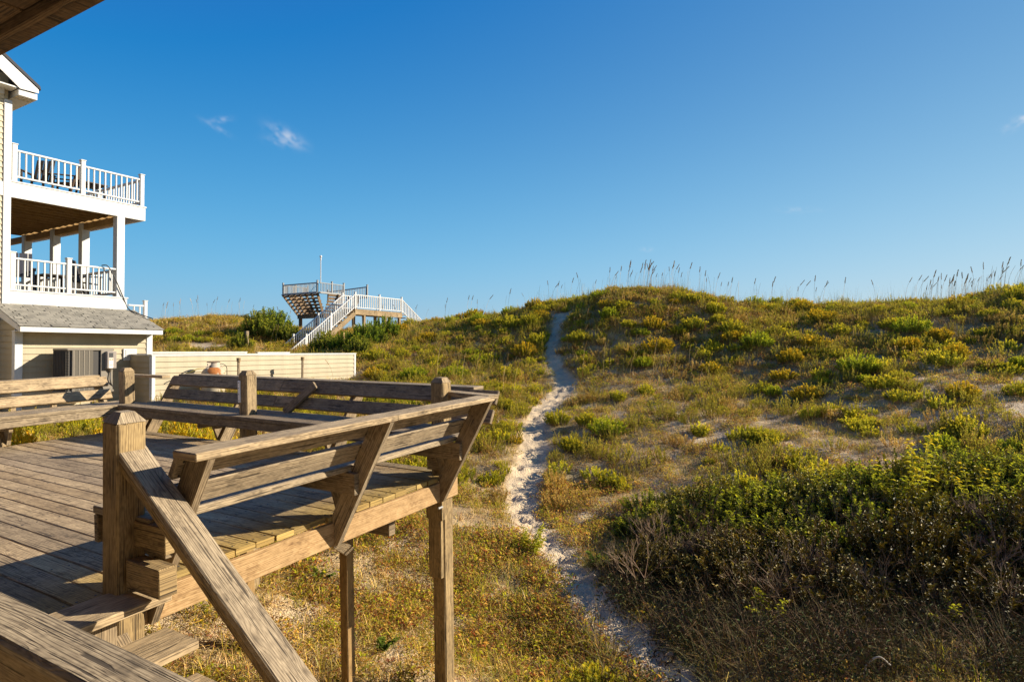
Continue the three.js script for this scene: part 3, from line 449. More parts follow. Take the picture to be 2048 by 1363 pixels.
// benches: leaning backs outside the deck edge. e = outward from the edge, s = along the edge.
const NAIL = new THREE.CylinderGeometry(.0065, .0065, .003, 6);
function bench(label, edge, s0, s1, spots, o) {
  const P = o.axis === 'x' ? (e, y, s) => V(edge + o.out * e, y, s) : (e, y, s) => V(s, y, edge + o.out * e);
  const b0 = P(0, 0, (s0 + s1) / 2), t = deckThing('deck_bench', label, 'bench', b0.x, 0, b0.z);
  const B = (name, mat, e0, e1, y0, y1, a0, a1, c = .005) => { const A = P(e0, y0, a0), D = P(e1, y1, a1); return put(t, name, plank(Math.abs(A.x - D.x), Math.abs(A.y - D.y), Math.abs(A.z - D.z), c), mat, (A.x + D.x) / 2, (A.y + D.y) / 2, (A.z + D.z) / 2); };
  const off = V(...t.off);
  for (const s of spots) {
    const sg = o.side ?? 1;
    const lean = (pts, th, ds) => { const g = prism(pts, th, (a, b, q) => P(a, b, s + ds + (q - th) * sg).sub(off)); return g; };
    const gd = P(.57, 1, 0).sub(P(0, 0, 0)).normalize();
    mesh(t, 'leaning_post', woodUV(lean([[.012, -.205], [.055, -.205], [.562, .70], [.40, .70], [.012, .012]], .04, 0), gd), pick(o.mats));
    mesh(t, 'bench_leg', woodUV(lean([[-.10, .33], [.06, .33], [.155, .06], [.045, -.0], [.012, .004]], .04, -.041 * sg), P(-.4, 1, 0).sub(P(0, 0, 0)).normalize()), pick(o.mats));
    const be = lean([[-.28, .19], [-.28, .335], [.27, .335], [.27, .19]], .04, .041 * sg); mesh(t, 'seat_bearer', woodUV(be, P(1, 0, 0).sub(P(0, 0, 0))), pick(o.mats));
  }
  const nrm = Math.atan(.57), slat = (yc, a0, a1) => { const e = .57 * yc - .028, A = P(e, yc, (a0 + a1) / 2), L = Math.abs(a1 - a0); const g = o.axis === 'x' ? plank(.038, .14, L, .005) : plank(L, .14, .038, .005); const m = put(t, 'back_slat', g, pick(o.slatMats ?? o.mats), A.x, A.y, A.z); if (o.axis === 'x') m.rotation.z = -nrm * o.out; else m.rotation.x = nrm * o.out;
    const mid = (a0 + a1) / 2; for (const s of spots) if (Math.abs(s - mid) < L / 2 - .02) for (const q of [-.04, .04]) for (const f of [-1, 1]) o.axis === 'x' ? mesh(m, 'nail_head', NAIL, DARKMETAL, [f * .0195, q + rr(-.01, .01), s - mid + rr(-.01, .01)], [0, 0, Math.PI / 2]) : mesh(m, 'nail_head', NAIL, DARKMETAL, [s - mid + rr(-.01, .01), q + rr(-.01, .01), f * .0195], [Math.PI / 2, 0, 0]); };
  for (const yc of [.655, .485]) { const cut = o.cut ?? null; if (cut) { slat(yc, s0, cut - .002); slat(yc, cut + .002, s1); } else slat(yc, s0, s1); }
  const w = .173; for (let i = 0; i < 3; i++) B('seat_board', pick(o.mats), -.33 + i * (w + .006), -.33 + i * (w + .006) + w, .342, .385, o.seat[0] + i * o.miter, o.seat[1]);
  B('seat_apron', pick(o.mats), -.322, -.284, o.apron, .34, o.seat[0], o.seat[1]);
  if (o.capCut) { B('cap_board', o.cap, .385, .57, .703, .743, o.capS[0], o.capCut); B('cap_board', o.cap, .387, .566, .704, .741, o.capCut, o.capS[1]); } else B('cap_board', o.cap, .385, .57, .703, .743, o.capS[0], o.capS[1]);
  return t;
}
bench('weathered bench along the right deck edge with its leaning back towards the viewer', XR, -1.76, -4.45, [-1.80, -3.09, -4.335], { axis: 'x', out: 1, mats: [OLD[0], OLD[1], OLD[3]], slatMats: [OLD[2], OLD[0]], seat: [-1.72, -4.55], miter: 0, apron: .19, cap: CAP, capS: [-1.735, -4.40], capCut: -3.16 });
const farB = bench('weathered bench along the far deck edge between the corner posts, its back leaning outward', ZF, -8.28, -3.0, [-8.33, -6.75, -4.86], { axis: 'z', out: -1, mats: [OLD[1], OLD[3], OLD[3]], slatMats: [OLD[3], DECK[3]], seat: [-8.38, -3.4], miter: 0, apron: .25, cap: OLD[1], capS: [-8.2, -3.3], cut: -6.02 });
bench('sunlit bench along the left deck edge with pale leaning back slats', XL, -.3, -4.52, [-.8, -3.2, -4.42], { axis: 'x', out: -1, mats: [OLD[0], OLD[2], CAP], slatMats: [CAP, OLD[2]], seat: [-.3, -4.62], miter: 0, apron: .245, cap: CAP, capS: [-.3, -4.45] });
beam(farB, 'diagonal_brace', V(-5.72, .385, -4.74), V(-5.40, .70, -4.91), .1, .04, OLD[3]);
put(farB, 'corner_filler', plank(.75, .04, .13), CAP, -3.1, .725, -4.55, [0, -.24, 0]);
put(farB, 'corner_filler', plank(.85, .035, .11), CAP, -8.45, .73, -4.72, [0, .02, 0]);
// stair: newel, sloping handrail, treads
{
  const t = deckThing('deck_stair', 'short wooden stair down from the deck with thick newel post and sloping handrail', 'stair', -3.3, 0, -1.7);
  const nw = new THREE.Group(); nw.name = 'newel_post'; 
  const post = put(t, 'newel_post', plank(.142, 2.3, .142, .012), POST, -3.262, .87 - 1.15, -1.70, [0, 0, -.045]);
  mesh(post, 'chamfered_top', woodUV(polys([[V(-.071, 0, -.071), V(.071, 0, -.071), V(.071, 0, .071), V(-.071, 0, .071)], [V(-.032, .05, -.032), V(.032, .05, -.032), V(.032, .05, .032), V(-.032, .05, .032)], [V(-.071, 0, -.071), V(.071, 0, -.071), V(.032, .05, -.032), V(-.032, .05, -.032)], [V(-.071, 0, .071), V(.071, 0, .071), V(.032, .05, .032), V(-.032, .05, .032)], [V(-.071, 0, -.071), V(-.071, 0, .071), V(-.032, .05, .032), V(-.032, .05, -.032)], [V(.071, 0, -.071), V(.071, 0, .071), V(.032, .05, .032), V(.032, .05, -.032)]]), V(0, 1, 0)), OLD[0], [0, 1.146, 0]);
  beam(t, 'handrail', V(-3.20, .735, -1.71), V(-1.45, -.515, -1.71), .04, .142, OLD[0], .006);
  beam(t, 'handrail_block', V(-3.17, .665, -1.71), V(-1.45, -.565, -1.71), .055, .12, POST, .004);
  put(t, 'tread', plank(.28, .04, 1.25), CAP, -3.115, -.005, -1.16); put(t, 'tread', plank(.27, .042, 1.15), CAP, -2.895, -.19, -1.21); put(t, 'tread', plank(.27, .042, 1.15), CAP, -2.68, -.37, -1.23); put(t, 'tread', plank(.27, .042, 1.15), OLD[1], -2.46, -.55, -1.23);
  put(t, 'bearing_block', plank(.28, .14, .09), POST, -3.0, .12, -1.70); put(t, 'bearing_block', plank(.3, .13, .05), POST, -3.05, .3, -1.735);
  put(t, 'stair_post', plank(.14, 1.9, .14), OLD[3], -3.17, -1.0, -1.52);
  beam(t, 'stringer', V(-3.2, -.2, -1.58), V(-1.3, -1.75, -1.58), .2, .04, OLD[3], .004, Math.PI / 2);
}
// the near handrail in the lower left corner, and the eaves above the viewer
{
  const t = deckThing('near_handrail', 'out-of-focus weathered handrail crossing the lower left corner', 'handrail', -2.2, 0, -.82);
  put(t, 'top_rail', plank(3.6, .04, .145, .012), OLD[0], -2.3, .475, -.815); put(t, 'side_rail', plank(3.6, .13, .045, .01), OLD[2], -2.3, .385, -.79);
  for (const x of [-3.9, -.75]) put(t, 'rail_post', plank(.1, 2.2, .1), OLD[1], x, -.65, -.85);
  const e = deckThing('roof_overhang', 'dark brown roof overhang with stained soffit panels in the upper left corner', 'roof', -2.4, 2.3, -.5);
  const SOF = wm(wNew, .75, .55, .36, .002), FAS = wm(wFlat, .5, .4, .3), TAN2 = std(.2, .165, .12, .85);
  put(e, 'fascia_board', plank(2.6, .16, .03), FAS, -3.02, 2.37, -1.035); put(e, 'fascia_board', plank(1.6, .165, .032), FAS, -.9, 2.37, -1.034);
  put(e, 'drip_edge', cbox(4.2, .02, .05, .004), FAS, -2.2, 2.30, -1.06);
  put(e, 'soffit_trim', plank(2.0, .03, .1), FAS, -3.3, 2.335, -.965); put(e, 'soffit_trim', plank(2.1, .03, .1), FAS, -1.24, 2.336, -.965);
  for (const [a, b] of [[-4.4, -2.215], [-2.205, -.1]]) put(e, 'soffit_panel', plank(b - a, .015, 1.05), SOF, (a + b) / 2, 2.36, -.39);
  put(e, 'roof_sheathing', plank(9, .03, 3.6), FAS, -1.8, 2.46, .78); put(e, 'fascia_board', plank(2.6, .16, .03), FAS, 1.25, 2.37, -1.035); put(e, 'soffit_panel', plank(3, .015, 1.05), SOF, 1.2, 2.361, -.39);
  put(e, 'house_wall', plank(16, 9, .2), TAN2, -1.5, 1.6, 1.5); put(e, 'porch_floor', plank(5.6, .04, 1.8), OLD[1], .9, -.16, .6);
  e.position.add(V(0, 0, .06));
}

// ------------------------------------------------------------------ air conditioner beside the shed
{
  const y1 = EYE + .04, h = 1.15, t = thing('air_conditioner', 'grey-brown louvred air conditioner standing against the shed wall', 'air conditioner', [-17.85, y1 - h, -8.1]);
  const M = std(.20, .17, .13, .75), MD = std(.10, .085, .063, .8), w = .78, d = 1.12;
  mesh(t, 'core', cbox(w - .08, h - .06, d - .06, .02), std(.05, .045, .04, .8), [0, h / 2, 0]);
  mesh(t, 'top_cover', cbox(w, .05, d, .02), M, [0, h - .025, 0]); mesh(t, 'base', cbox(w, .06, d, .015), M, [0, .03, 0]);
  for (let i = 0; i < 9; i++) mesh(t, 'louvre', cbox(.018, h - .1, .05, .006), MD, [-w / 2 + .06 + i * .08, h / 2, d / 2 - .02]);
  for (let i = 0; i < 26; i++) mesh(t, 'corner_louvre', cbox(.045, .012, .045, .004), MD, [w / 2 - .03, .09 + i * .04, d / 2 - .03], [0, .78, 0]);
  mesh(t, 'corner_post', cbox(.05, h - .08, .03, .01), M, [w / 2 - .015, h / 2, d / 2 - .13]);
  for (let i = 0; i < 4; i++) { mesh(t, 'front_panel', cbox(.012, h - .1, .085, .004), MD, [w / 2 - .012, h / 2, d / 2 - .22 - i * .115]); mesh(t, 'front_rib', cbox(.02, h - .09, .03, .006), M, [w / 2 - .008, h / 2, d / 2 - .162 - i * .115]); }
  mesh(t, 'access_panel', cbox(.03, h - .06, .3, .012), M, [w / 2 - .006, h / 2 + .01, -d / 2 + .19]);
  const s = mesh(t, 'disconnect_box', cbox(.12, .46, .24, .015), std(.25, .21, .175, .7), [w / 2 + .06, h - .30, -d / 2 + .12]);
  mesh(s, 'dark_label', cbox(.004, .12, .1, .001), std(.02, .02, .022, .5), [.062, .13, .02]);
  const cv = document.createElement('canvas'); cv.width = 64; cv.height = 160; const g = cv.getContext('2d'); g.fillStyle = '#efe9e2'; g.fillRect(0, 0, 64, 160); g.fillStyle = '#cf8a63'; g.fillRect(4, 4, 56, 42); g.fillStyle = '#f3e3d5'; g.beginPath(); g.arc(32, 25, 15, 0, 7); g.fill(); g.strokeStyle = '#a44e30'; g.lineWidth = 4; g.beginPath(); g.arc(32, 25, 12, 0, 7); g.stroke(); g.fillStyle = '#b65a2e'; g.fillRect(4, 104, 56, 12); g.fillStyle = '#8a8580'; for (let i = 0; i < 6; i++) g.fillRect(8, 54 + i * 8, 20 + (i * 13) % 28, 2); for (let i = 0; i < 4; i++) g.fillRect(14, 124 + i * 8, 26 - i * 3, 2);
  const lt = new THREE.CanvasTexture(cv); lt.colorSpace = THREE.SRGBColorSpace;
  const lg = new THREE.PlaneGeometry(.1, .27).rotateY(Math.PI / 2); mesh(s, 'warning_label', lg, new THREE.MeshStandardMaterial({ map: lt, roughness: .6 }), [.063, -.075, .02]);
  mesh(t, 'service_valve', new THREE.ConeGeometry(.06, .12, 8).rotateX(Math.PI), M, [w / 2 + .04, h - .6, -d / 2 + .12]); mesh(t, 'pipe', tube([V(w / 2 + .04, h - .64, -d / 2 + .12), V(w / 2 + .05, h - .85, -d / 2 + .12), V(w / 2 - .02, h - 1.05, -d / 2 + .02)], .014, 12, 6), DARKMETAL);
}
// propane tank against the fence
{
  const yt = EYE - .335, r = .33, t = thing('propane_tank', 'rusty white propane tank with collar standing in front of the cream fence', 'gas tank', [-16.75, yt - 1.2, -11.06]);
  const rust = dataTex(512, 512, (u, v, o) => { const b = fbm(u * 9, v * 9, 201, 4), f = fbm(u * 40, v * 14, 203, 3), a = Math.abs(u - .2); const big = Math.exp(-Math.pow(a / .1, 2)) * smooth(.5, .75, v + .3 * (f - .5)) * 1.6, top = smooth(.85, .97, v + .14 * (b - .5)) * .55, low = smooth(.58, .75, fbm(u * 16, v * 10, 207, 4)) * .75; const k = clamp(big + top * b * 1.2 + low * .8); const kk = smooth(.25, .7, k); o[0] = lerp(.38, lerp(.48, .22, f), kk); o[1] = lerp(.31, lerp(.165, .065, f), kk); o[2] = lerp(.21, lerp(.02, .015, f), kk); }, true, true);
  const RM = new THREE.MeshStandardMaterial({ map: rust, roughness: .75 });
  const prof = []; for (let i = 0; i <= 8; i++) prof.push(new THREE.Vector2(r * Math.sin(i / 8 * Math.PI / 2), .2 - .2 * Math.cos(i / 8 * Math.PI / 2))); for (let i = 0; i <= 6; i++) prof.push(new THREE.Vector2(r, .2 + i / 6 * .56)); for (let i = 1; i <= 10; i++) prof.push(new THREE.Vector2(Math.max(.001, r * Math.cos(i / 10 * Math.PI / 2)), .76 + .24 * Math.sin(i / 10 * Math.PI / 2)));
  mesh(t, 'tank_body', new THREE.LatheGeometry(prof, 40), RM, [0, .06, 0], [0, -.2, 0]);
  mesh(t, 'foot_ring', new THREE.CylinderGeometry(.22, .24, .1, 24, 1, true), RM, [0, .05, 0]);
  const cm = new THREE.MeshStandardMaterial({ color: new THREE.Color().setRGB(.42, .35, .27), roughness: .7, side: THREE.DoubleSide });
  mesh(t, 'collar', new THREE.CylinderGeometry(.165, .175, .15, 24, 1, true, .6, 4.9), cm, [0, 1.1, 0]); mesh(t, 'collar_rim', new THREE.TorusGeometry(.168, .016, 6, 28, 5.2).rotateX(Math.PI / 2), std(.12, .07, .045, .8), [0, 1.18, 0]);
  mesh(t, 'valve', new THREE.CylinderGeometry(.03, .04, .14, 10), std(.3, .22, .1, .4, { metalness: .8 }), [0, 1.1, 0]); mesh(t, 'valve_knob', new THREE.CylinderGeometry(.045, .05, .03, 10), std(.09, .02, .015, .5), [0, 1.18, 0]);
  for (const s of [-1, 1]) mesh(t, 'lifting_lug', new THREE.TorusGeometry(.035, .01, 6, 12), cm, [.05, 1.04, s * .22], [0, Math.PI / 2, 0]);
  mesh(t, 'gas_line', tube([V(.05, 1.1, -.1), V(.06, 1.13, -.22), V(.05, 1.05, -.38), V(.03, .85, -.42), V(.02, .5, -.4), V(-.1, .2, -.36)], .01, 30, 6), DARKMETAL);
  mesh(t, 'gas_hose', tube([V(.02, 1.0, .3), V(.0, .99, .5), V(-.05, .93, .62), V(-.2, .82, .8), V(-.3, .72, .95)], .013, 24, 6), std(.35, .27, .05, .6));
}
// stakes with caps along the fence
for (const [px, py, lb] of [[477, 716, 'weathered stake with a round cap just right of the propane tank'], [605, 714, 'weathered stake with a round cap near the right end of the cream fence']]) {
  const p = at(px, py, px < 500 ? 18.4 : 20.6), t = thing('garden_stake', lb, 'stake', [p.x, p.y - 1.5, p.z]);
  mesh(t, 'shaft', plank(.065, 1.42, .065, .008), OLD[0], [0, .71, 0]); mesh(t, 'cap', new THREE.CylinderGeometry(.065, .055, .12, 10), OLD[2], [0, 1.45, 0]);
}
// weathered planks and conduit seen between the slats of the left bench
{
  const t = thing('low_railing', 'low pale plank rail beyond the left end of the far bench near the shed', 'railing', [-16.6, EYE - 2.1, -6.9]);
  for (const z of [-.9, 0, .8]) mesh(t, 'railing_post', plank(.1, 1.0, .1), CAP, [0, .5, z]); mesh(t, 'rail', plank(.04, .14, 1.9), CAP, [.07, .9, 0]);
}

// ------------------------------------------------------------------ plants: leaf-sized faces, real colours, thin leaves let light through
class Leaves {
  constructor() { this.p = []; this.c = []; this.n = 0; }
  tri(a, b, c, k) { this.p.push(a.x, a.y, a.z, b.x, b.y, b.z, c.x, c.y, c.z); for (let i = 0; i < 3; i++) this.c.push(k[0], k[1], k[2]); }
  leaf(o, d, side, len, w, k, bend = 0) {                   // a folded lance-shaped leaf
    const tip = o.clone().addScaledVector(d, len), m = o.clone().addScaledVector(d, len * .5); tip.y -= bend * len; const up = V().crossVectors(side, d).multiplyScalar(w * .35);
    const l = m.clone().addScaledVector(side, w * .5).add(up), r = m.clone().addScaledVector(side, -w * .5).add(up);
    this.tri(o, l, tip, k); this.tri(o, tip, r, k);
  }
  blade(o, d, side, len, w, k, droop, seg = 3) {            // a grass blade that bends over
    let a = o.clone(), dir = d.clone(), la, ra; const st = len / seg;
    la = a.clone().addScaledVector(side, w / 2); ra = a.clone().addScaledVector(side, -w / 2);
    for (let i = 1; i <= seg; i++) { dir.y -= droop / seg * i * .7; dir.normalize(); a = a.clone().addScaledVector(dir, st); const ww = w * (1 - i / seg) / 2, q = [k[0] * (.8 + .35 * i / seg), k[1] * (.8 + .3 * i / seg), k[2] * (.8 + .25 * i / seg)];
      if (i === seg) this.tri(la, ra, a, q); else { const lb = a.clone().addScaledVector(side, ww), rb = a.clone().addScaledVector(side, -ww); this.tri(la, ra, rb, q); this.tri(la, rb, lb, q); la = lb; ra = rb; } }
  }
  twig(a, b, w, k) { const d = b.clone().sub(a).normalize(), s = V().crossVectors(d, V(.3, .2, .9)).normalize().multiplyScalar(w), u = V().crossVectors(d, s); const A = [0, 2.1, 4.2].map((t) => s.clone().multiplyScalar(Math.cos(t)).addScaledVector(u, Math.sin(t))); for (let i = 0; i < 3; i++) { const p = A[i], q = A[(i + 1) % 3]; const a0 = a.clone().add(p), a1 = a.clone().add(q), b0 = b.clone().addScaledVector(p, .5), b1 = b.clone().addScaledVector(q, .5); this.tri(a0, b0, b1, k); this.tri(a0, b1, a1, k); } }
  geo() { const g = new THREE.BufferGeometry(); g.setAttribute('position', new THREE.Float32BufferAttribute(this.p, 3)); g.setAttribute('color', new THREE.Float32BufferAttribute(this.c, 3)); g.computeVertexNormals(); return g; }
}
const dirOf = (az, el) => V(Math.cos(az) * Math.cos(el), Math.sin(el), Math.sin(az) * Math.cos(el));
const jit = (k, a = .25) => { const f = 1 + rr(-a, a); return [k[0] * f * (1 + rr(-.1, .1)), k[1] * f, k[2] * f * (1 + rr(-.15, .15))]; };
const mixc = (a, b, t) => [lerp(a[0], b[0], t), lerp(a[1], b[1], t), lerp(a[2], b[2], t)];
const leafMat = (r = 1, g = 1, b = 1, tr = .4, rough = 1) => new THREE.MeshPhysicalMaterial({ vertexColors: true, color: new THREE.Color().setRGB(r, g, b), roughness: rough, transmission: tr, thickness: 0, side: THREE.DoubleSide, specularIntensity: .08 });
const LEAF = leafMat(1, 1, 1, .45), LEAFG = leafMat(.8, .95, .8, .45), LEAFO = leafMat(1.1, .9, .8, .42), DRY = new THREE.MeshStandardMaterial({ vertexColors: true, roughness: 1, side: THREE.DoubleSide }), GLOSSY = new THREE.MeshPhysicalMaterial({ vertexColors: true, roughness: .6, specularIntensity: .35, transmission: .16, thickness: 0, side: THREE.DoubleSide });
const NG = () => (rnd() + rnd() + rnd() - 1.5) * 80;
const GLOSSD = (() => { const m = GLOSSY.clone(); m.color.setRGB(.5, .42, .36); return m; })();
const YEL = [.80, .60, .03], YG = [.56, .52, .035], GRN = [.17, .22, .028], DGR = [.06, .085, .018], OLV = [.32, .28, .045], OCH = [.62, .41, .09], TAN = [.74, .53, .22], BRN = [.30, .175, .075], GRY = [.36, .29, .21], RED = [.36, .12, .045];

// --- low shoots shrub: dome of upright leafy shoots, yellow-green tips
function shootShrub(R, H, shoots, per, ll, lw, low, high, tip, erect = .75, twigc = BRN) {
  const F = new Leaves(), S = new Leaves();
  for (let i = 0; i < shoots; i++) {
    const az = rnd() * 6.283, q = Math.sqrt(rnd()), r = q * R, o = V(Math.cos(az) * r * .55, rr(-.08, .0), Math.sin(az) * r * .55), top = V(Math.cos(az + rr(-.2, .2)) * r, H * (1 - .55 * q * q) * rr(.7, 1.12), Math.sin(az + rr(-.2, .2)) * r);
    S.twig(o, top, .004 + .002 * R, jit(twigc, .3));
    const d = top.clone().sub(o), base = mixc(low, high, rnd());
    for (let k = 0; k < per; k++) {
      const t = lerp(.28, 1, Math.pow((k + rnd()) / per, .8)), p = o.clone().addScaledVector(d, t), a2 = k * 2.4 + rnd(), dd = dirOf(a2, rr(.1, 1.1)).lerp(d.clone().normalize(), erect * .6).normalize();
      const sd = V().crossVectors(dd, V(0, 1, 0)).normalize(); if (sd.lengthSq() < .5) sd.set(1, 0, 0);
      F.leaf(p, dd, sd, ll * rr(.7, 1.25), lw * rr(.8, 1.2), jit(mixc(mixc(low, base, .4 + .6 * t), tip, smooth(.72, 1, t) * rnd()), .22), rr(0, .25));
    }
  }
  return [F.geo(), S.geo()];
}
const shrubGeos = [], darkGeos = [], flowerGeos = [], weedGeos = [], grassGeos = [], treeGeos = [];
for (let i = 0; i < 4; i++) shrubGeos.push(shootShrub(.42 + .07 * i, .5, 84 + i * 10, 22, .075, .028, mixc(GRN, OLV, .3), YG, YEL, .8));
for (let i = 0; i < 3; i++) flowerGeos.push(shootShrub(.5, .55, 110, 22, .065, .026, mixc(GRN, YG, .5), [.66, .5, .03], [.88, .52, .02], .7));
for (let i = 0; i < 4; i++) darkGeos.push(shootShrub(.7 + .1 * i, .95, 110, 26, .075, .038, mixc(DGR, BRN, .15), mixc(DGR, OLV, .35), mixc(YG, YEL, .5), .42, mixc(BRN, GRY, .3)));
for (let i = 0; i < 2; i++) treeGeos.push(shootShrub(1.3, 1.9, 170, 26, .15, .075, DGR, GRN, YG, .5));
function shrub(kind, geos, v, mat, twm, pos, s, sy, turn, name, label, cat, group) {
  const t = thing(name, label, cat, pos, group); t.rotation.y = turn; t.scale.set(s, s * sy, s);
  mesh(t, 'foliage', geos[v][0], mat); mesh(t, 'stems', geos[v][1], twm); return t;
}
const onGround = (px, py, Z, dy = -.03) => { const p = at(px, py, Z); return [p.x, ground(p.x, p.z) + dy, p.z]; };
function gAt(px, Z) { const p = at(px, 700, Z); return [p.x, ground(p.x, p.z), p.z]; }

// the dune slopes: shrubs scattered by what the ground carries
const blocked = (x, z, m = 0) => (x < -17.2 + m && x > -30 && z > -18 - m && z < 4) || (x < XR + .1 && x > XL - .05 && z > -4.8 && z < 2) || pathDist(x, z) < 1.1 + m * .4;
let made = 0, tries = 0; const spots = [];
while (made < 300 && tries++ < 20000) {
  const px = rr(-60, 2200), Z = lerp(12, 36, Math.pow(rnd(), .95)), p = at(px, 700, Z), x = p.x, z = p.z;
  if (blocked(x, z, .3)) continue; const y = ground(x, z), [qx, qy] = seen(V(x, y, z)); if (qy > 905 || qy < 560 || qx < -20 || qx > 2100 || (qx < 720 && qy > 690)) continue;
  const right = qx > 1125, left = qx < 1050; let dens = fbm(x * .45, z * .45, 88, 3);
  if (qx > 1880 && qy > 640) dens -= .03; if (qy > 810 && right) dens -= .1; if (qx > 1220 && qx < 1600 && qy > 780) dens -= .06; if (qy < 660) dens += .05; if (left && qy > 760) dens -= .02;
  if (dens < .44 + .16 * (rnd() - .5)) continue;
  let ok = true; for (const [a, b] of spots) if ((a - x) ** 2 + (b - z) ** 2 < (qy < 690 ? .3 : .6)) { ok = false; break; } if (!ok) continue;
  spots.push([x, z]); made++;
  const s = rr(.55, 1.3) * (qy > 760 ? .75 : .95), m = pick([LEAF, LEAF, LEAFG, LEAFO]);
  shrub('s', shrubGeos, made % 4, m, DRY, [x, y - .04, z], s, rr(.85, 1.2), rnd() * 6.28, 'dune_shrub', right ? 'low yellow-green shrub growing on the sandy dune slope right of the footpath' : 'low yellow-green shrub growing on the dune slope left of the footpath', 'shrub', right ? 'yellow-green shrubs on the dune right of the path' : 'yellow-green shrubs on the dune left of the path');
}
// dark bank of bushes at the right
for (let i = 0; i < 92; i++) {
  const f = rnd(), px = lerp(1270, 2240, f), Z = (i > 62 ? rr(7.5, 8.9) : rr(8.6, 11.2)) - (px - 1270) / 1000 * .7 + (px < 1420 ? .6 : 0), p = gAt(px, Z), edge = smooth(1230, 1480, px);
  if (pathDist(p[0], p[2]) < 2.2) continue;
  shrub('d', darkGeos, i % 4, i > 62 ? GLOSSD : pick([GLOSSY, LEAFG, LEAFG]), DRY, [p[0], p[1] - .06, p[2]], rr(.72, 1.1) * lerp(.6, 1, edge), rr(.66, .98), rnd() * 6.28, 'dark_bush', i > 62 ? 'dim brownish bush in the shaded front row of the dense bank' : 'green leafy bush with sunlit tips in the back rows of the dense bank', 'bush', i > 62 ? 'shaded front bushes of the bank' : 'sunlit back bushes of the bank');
}
// dark trees and bushes behind the fence and round the walkover
for (const [px, Z, s, lb] of [[543, 37, 1.0, 'tall dark green bush left of the lookout posts'], [520, 36, .95, 'rounded dark green bush at the left of the tall bush behind the fence'], [652, 31, .72, 'green bush in front of the white walkover stairs'], [690, 30, .6, 'olive bush right of the walkover stairs'], [480, 33, .55, 'dark low bush on the far dune behind the fence'], [575, 36, .7, 'dark bush under the lookout platform'], [735, 29, .75, 'thick bush right of the fence end'], [770, 31, .7, 'thick bush under the right end of the walkover'], [715, 27, .55, 'low dark bush beside the right fence corner']]) { const p = gAt(px, Z); shrub('t', treeGeos, px % 2, pick([LEAFG, LEAF]), DRY, [p[0], p[1] - .1, p[2]], s, 1, px, 'leafy_bush', lb, 'bush'); }
// flower beds by the left deck edge, foreground bush
for (let i = 0; i < 13; i++) { const x = rr(-10.2, -9.0), z = -2.1 - i * .34 + rr(-.1, .1), y = ground(x, z); shrub('f', flowerGeos, i % 3, LEAF, DRY, [x, y - .05, z], rr(1.05, 1.4), rr(1.15, 1.5), i, 'yellow_flower_bush', 'low bush covered with orange-yellow flowers beside the left deck edge', 'bush', 'yellow flowering bushes along the left deck edge'); }
for (const [px, Z, s, lb] of [[1190, 5.75, .62, 'yellow-green leafy bush at the bottom edge beside the footpath'], [1100, 5.6, .5, 'yellow-green leafy bush at the bottom edge left of the larger one'], [1270, 5.35, .48, 'bright green leafy bush at the bottom edge touching the sandy path'], [1130, 6.3, .4, 'small yellowish bush behind the bottom-edge bushes'], [1030, 5.5, .35, 'sparse low bush at the bottom edge right of the tall deck post']]) { const p = gAt(px, Z); shrub('f', shrubGeos, px % 4, LEAF, DRY, [p[0], p[1] - .04, p[2]], s, .95, px, 'foreground_bush', lb, 'bush'); }

// goldenrod and other single plants
function stemPlant(H, n, ll, lw, col, plume, lean) { const F = new Leaves(), S = new Leaves(); for (let k = 0; k < n; k++) { const az = rnd() * 6.28, o = V(rr(-.06, .06), -.03, rr(-.06, .06)), h = H * rr(.7, 1.05); let a = o.clone(), d = dirOf(az, 1.45 - lean * rnd()); const seg = 14; for (let i = 0; i < seg; i++) { const b = a.clone().addScaledVector(d, h / seg); S.twig(a, b, .006 * (1 - i / seg * .6), jit(OLV)); d.x += Math.cos(az) * .03 * lean; d.z += Math.sin(az) * .03 * lean; d.normalize(); for (let q = 0; q < 4; q++) { const la = rnd() * 6.28, ld = dirOf(la, rr(0, .8)), sd = V().crossVectors(ld, V(0, 1, 0)).normalize(); F.leaf(b, ld, sd, ll * rr(.6, 1.1) * (1 - .4 * i / seg), lw, jit(mixc(col, plume, smooth(.6, 1, i / seg)), .2), .3); } a = b; } } return [F.geo(), S.geo()]; }
const goldenrod = [stemPlant(1.25, 5, .15, .018, YG, YEL, .35), stemPlant(.7, 5, .15, .02, mixc(GRN, YG, .7), YG, .7), stemPlant(.3, 5, .09, .035, [.13, .19, .03], [.24, .30, .04], .9)];
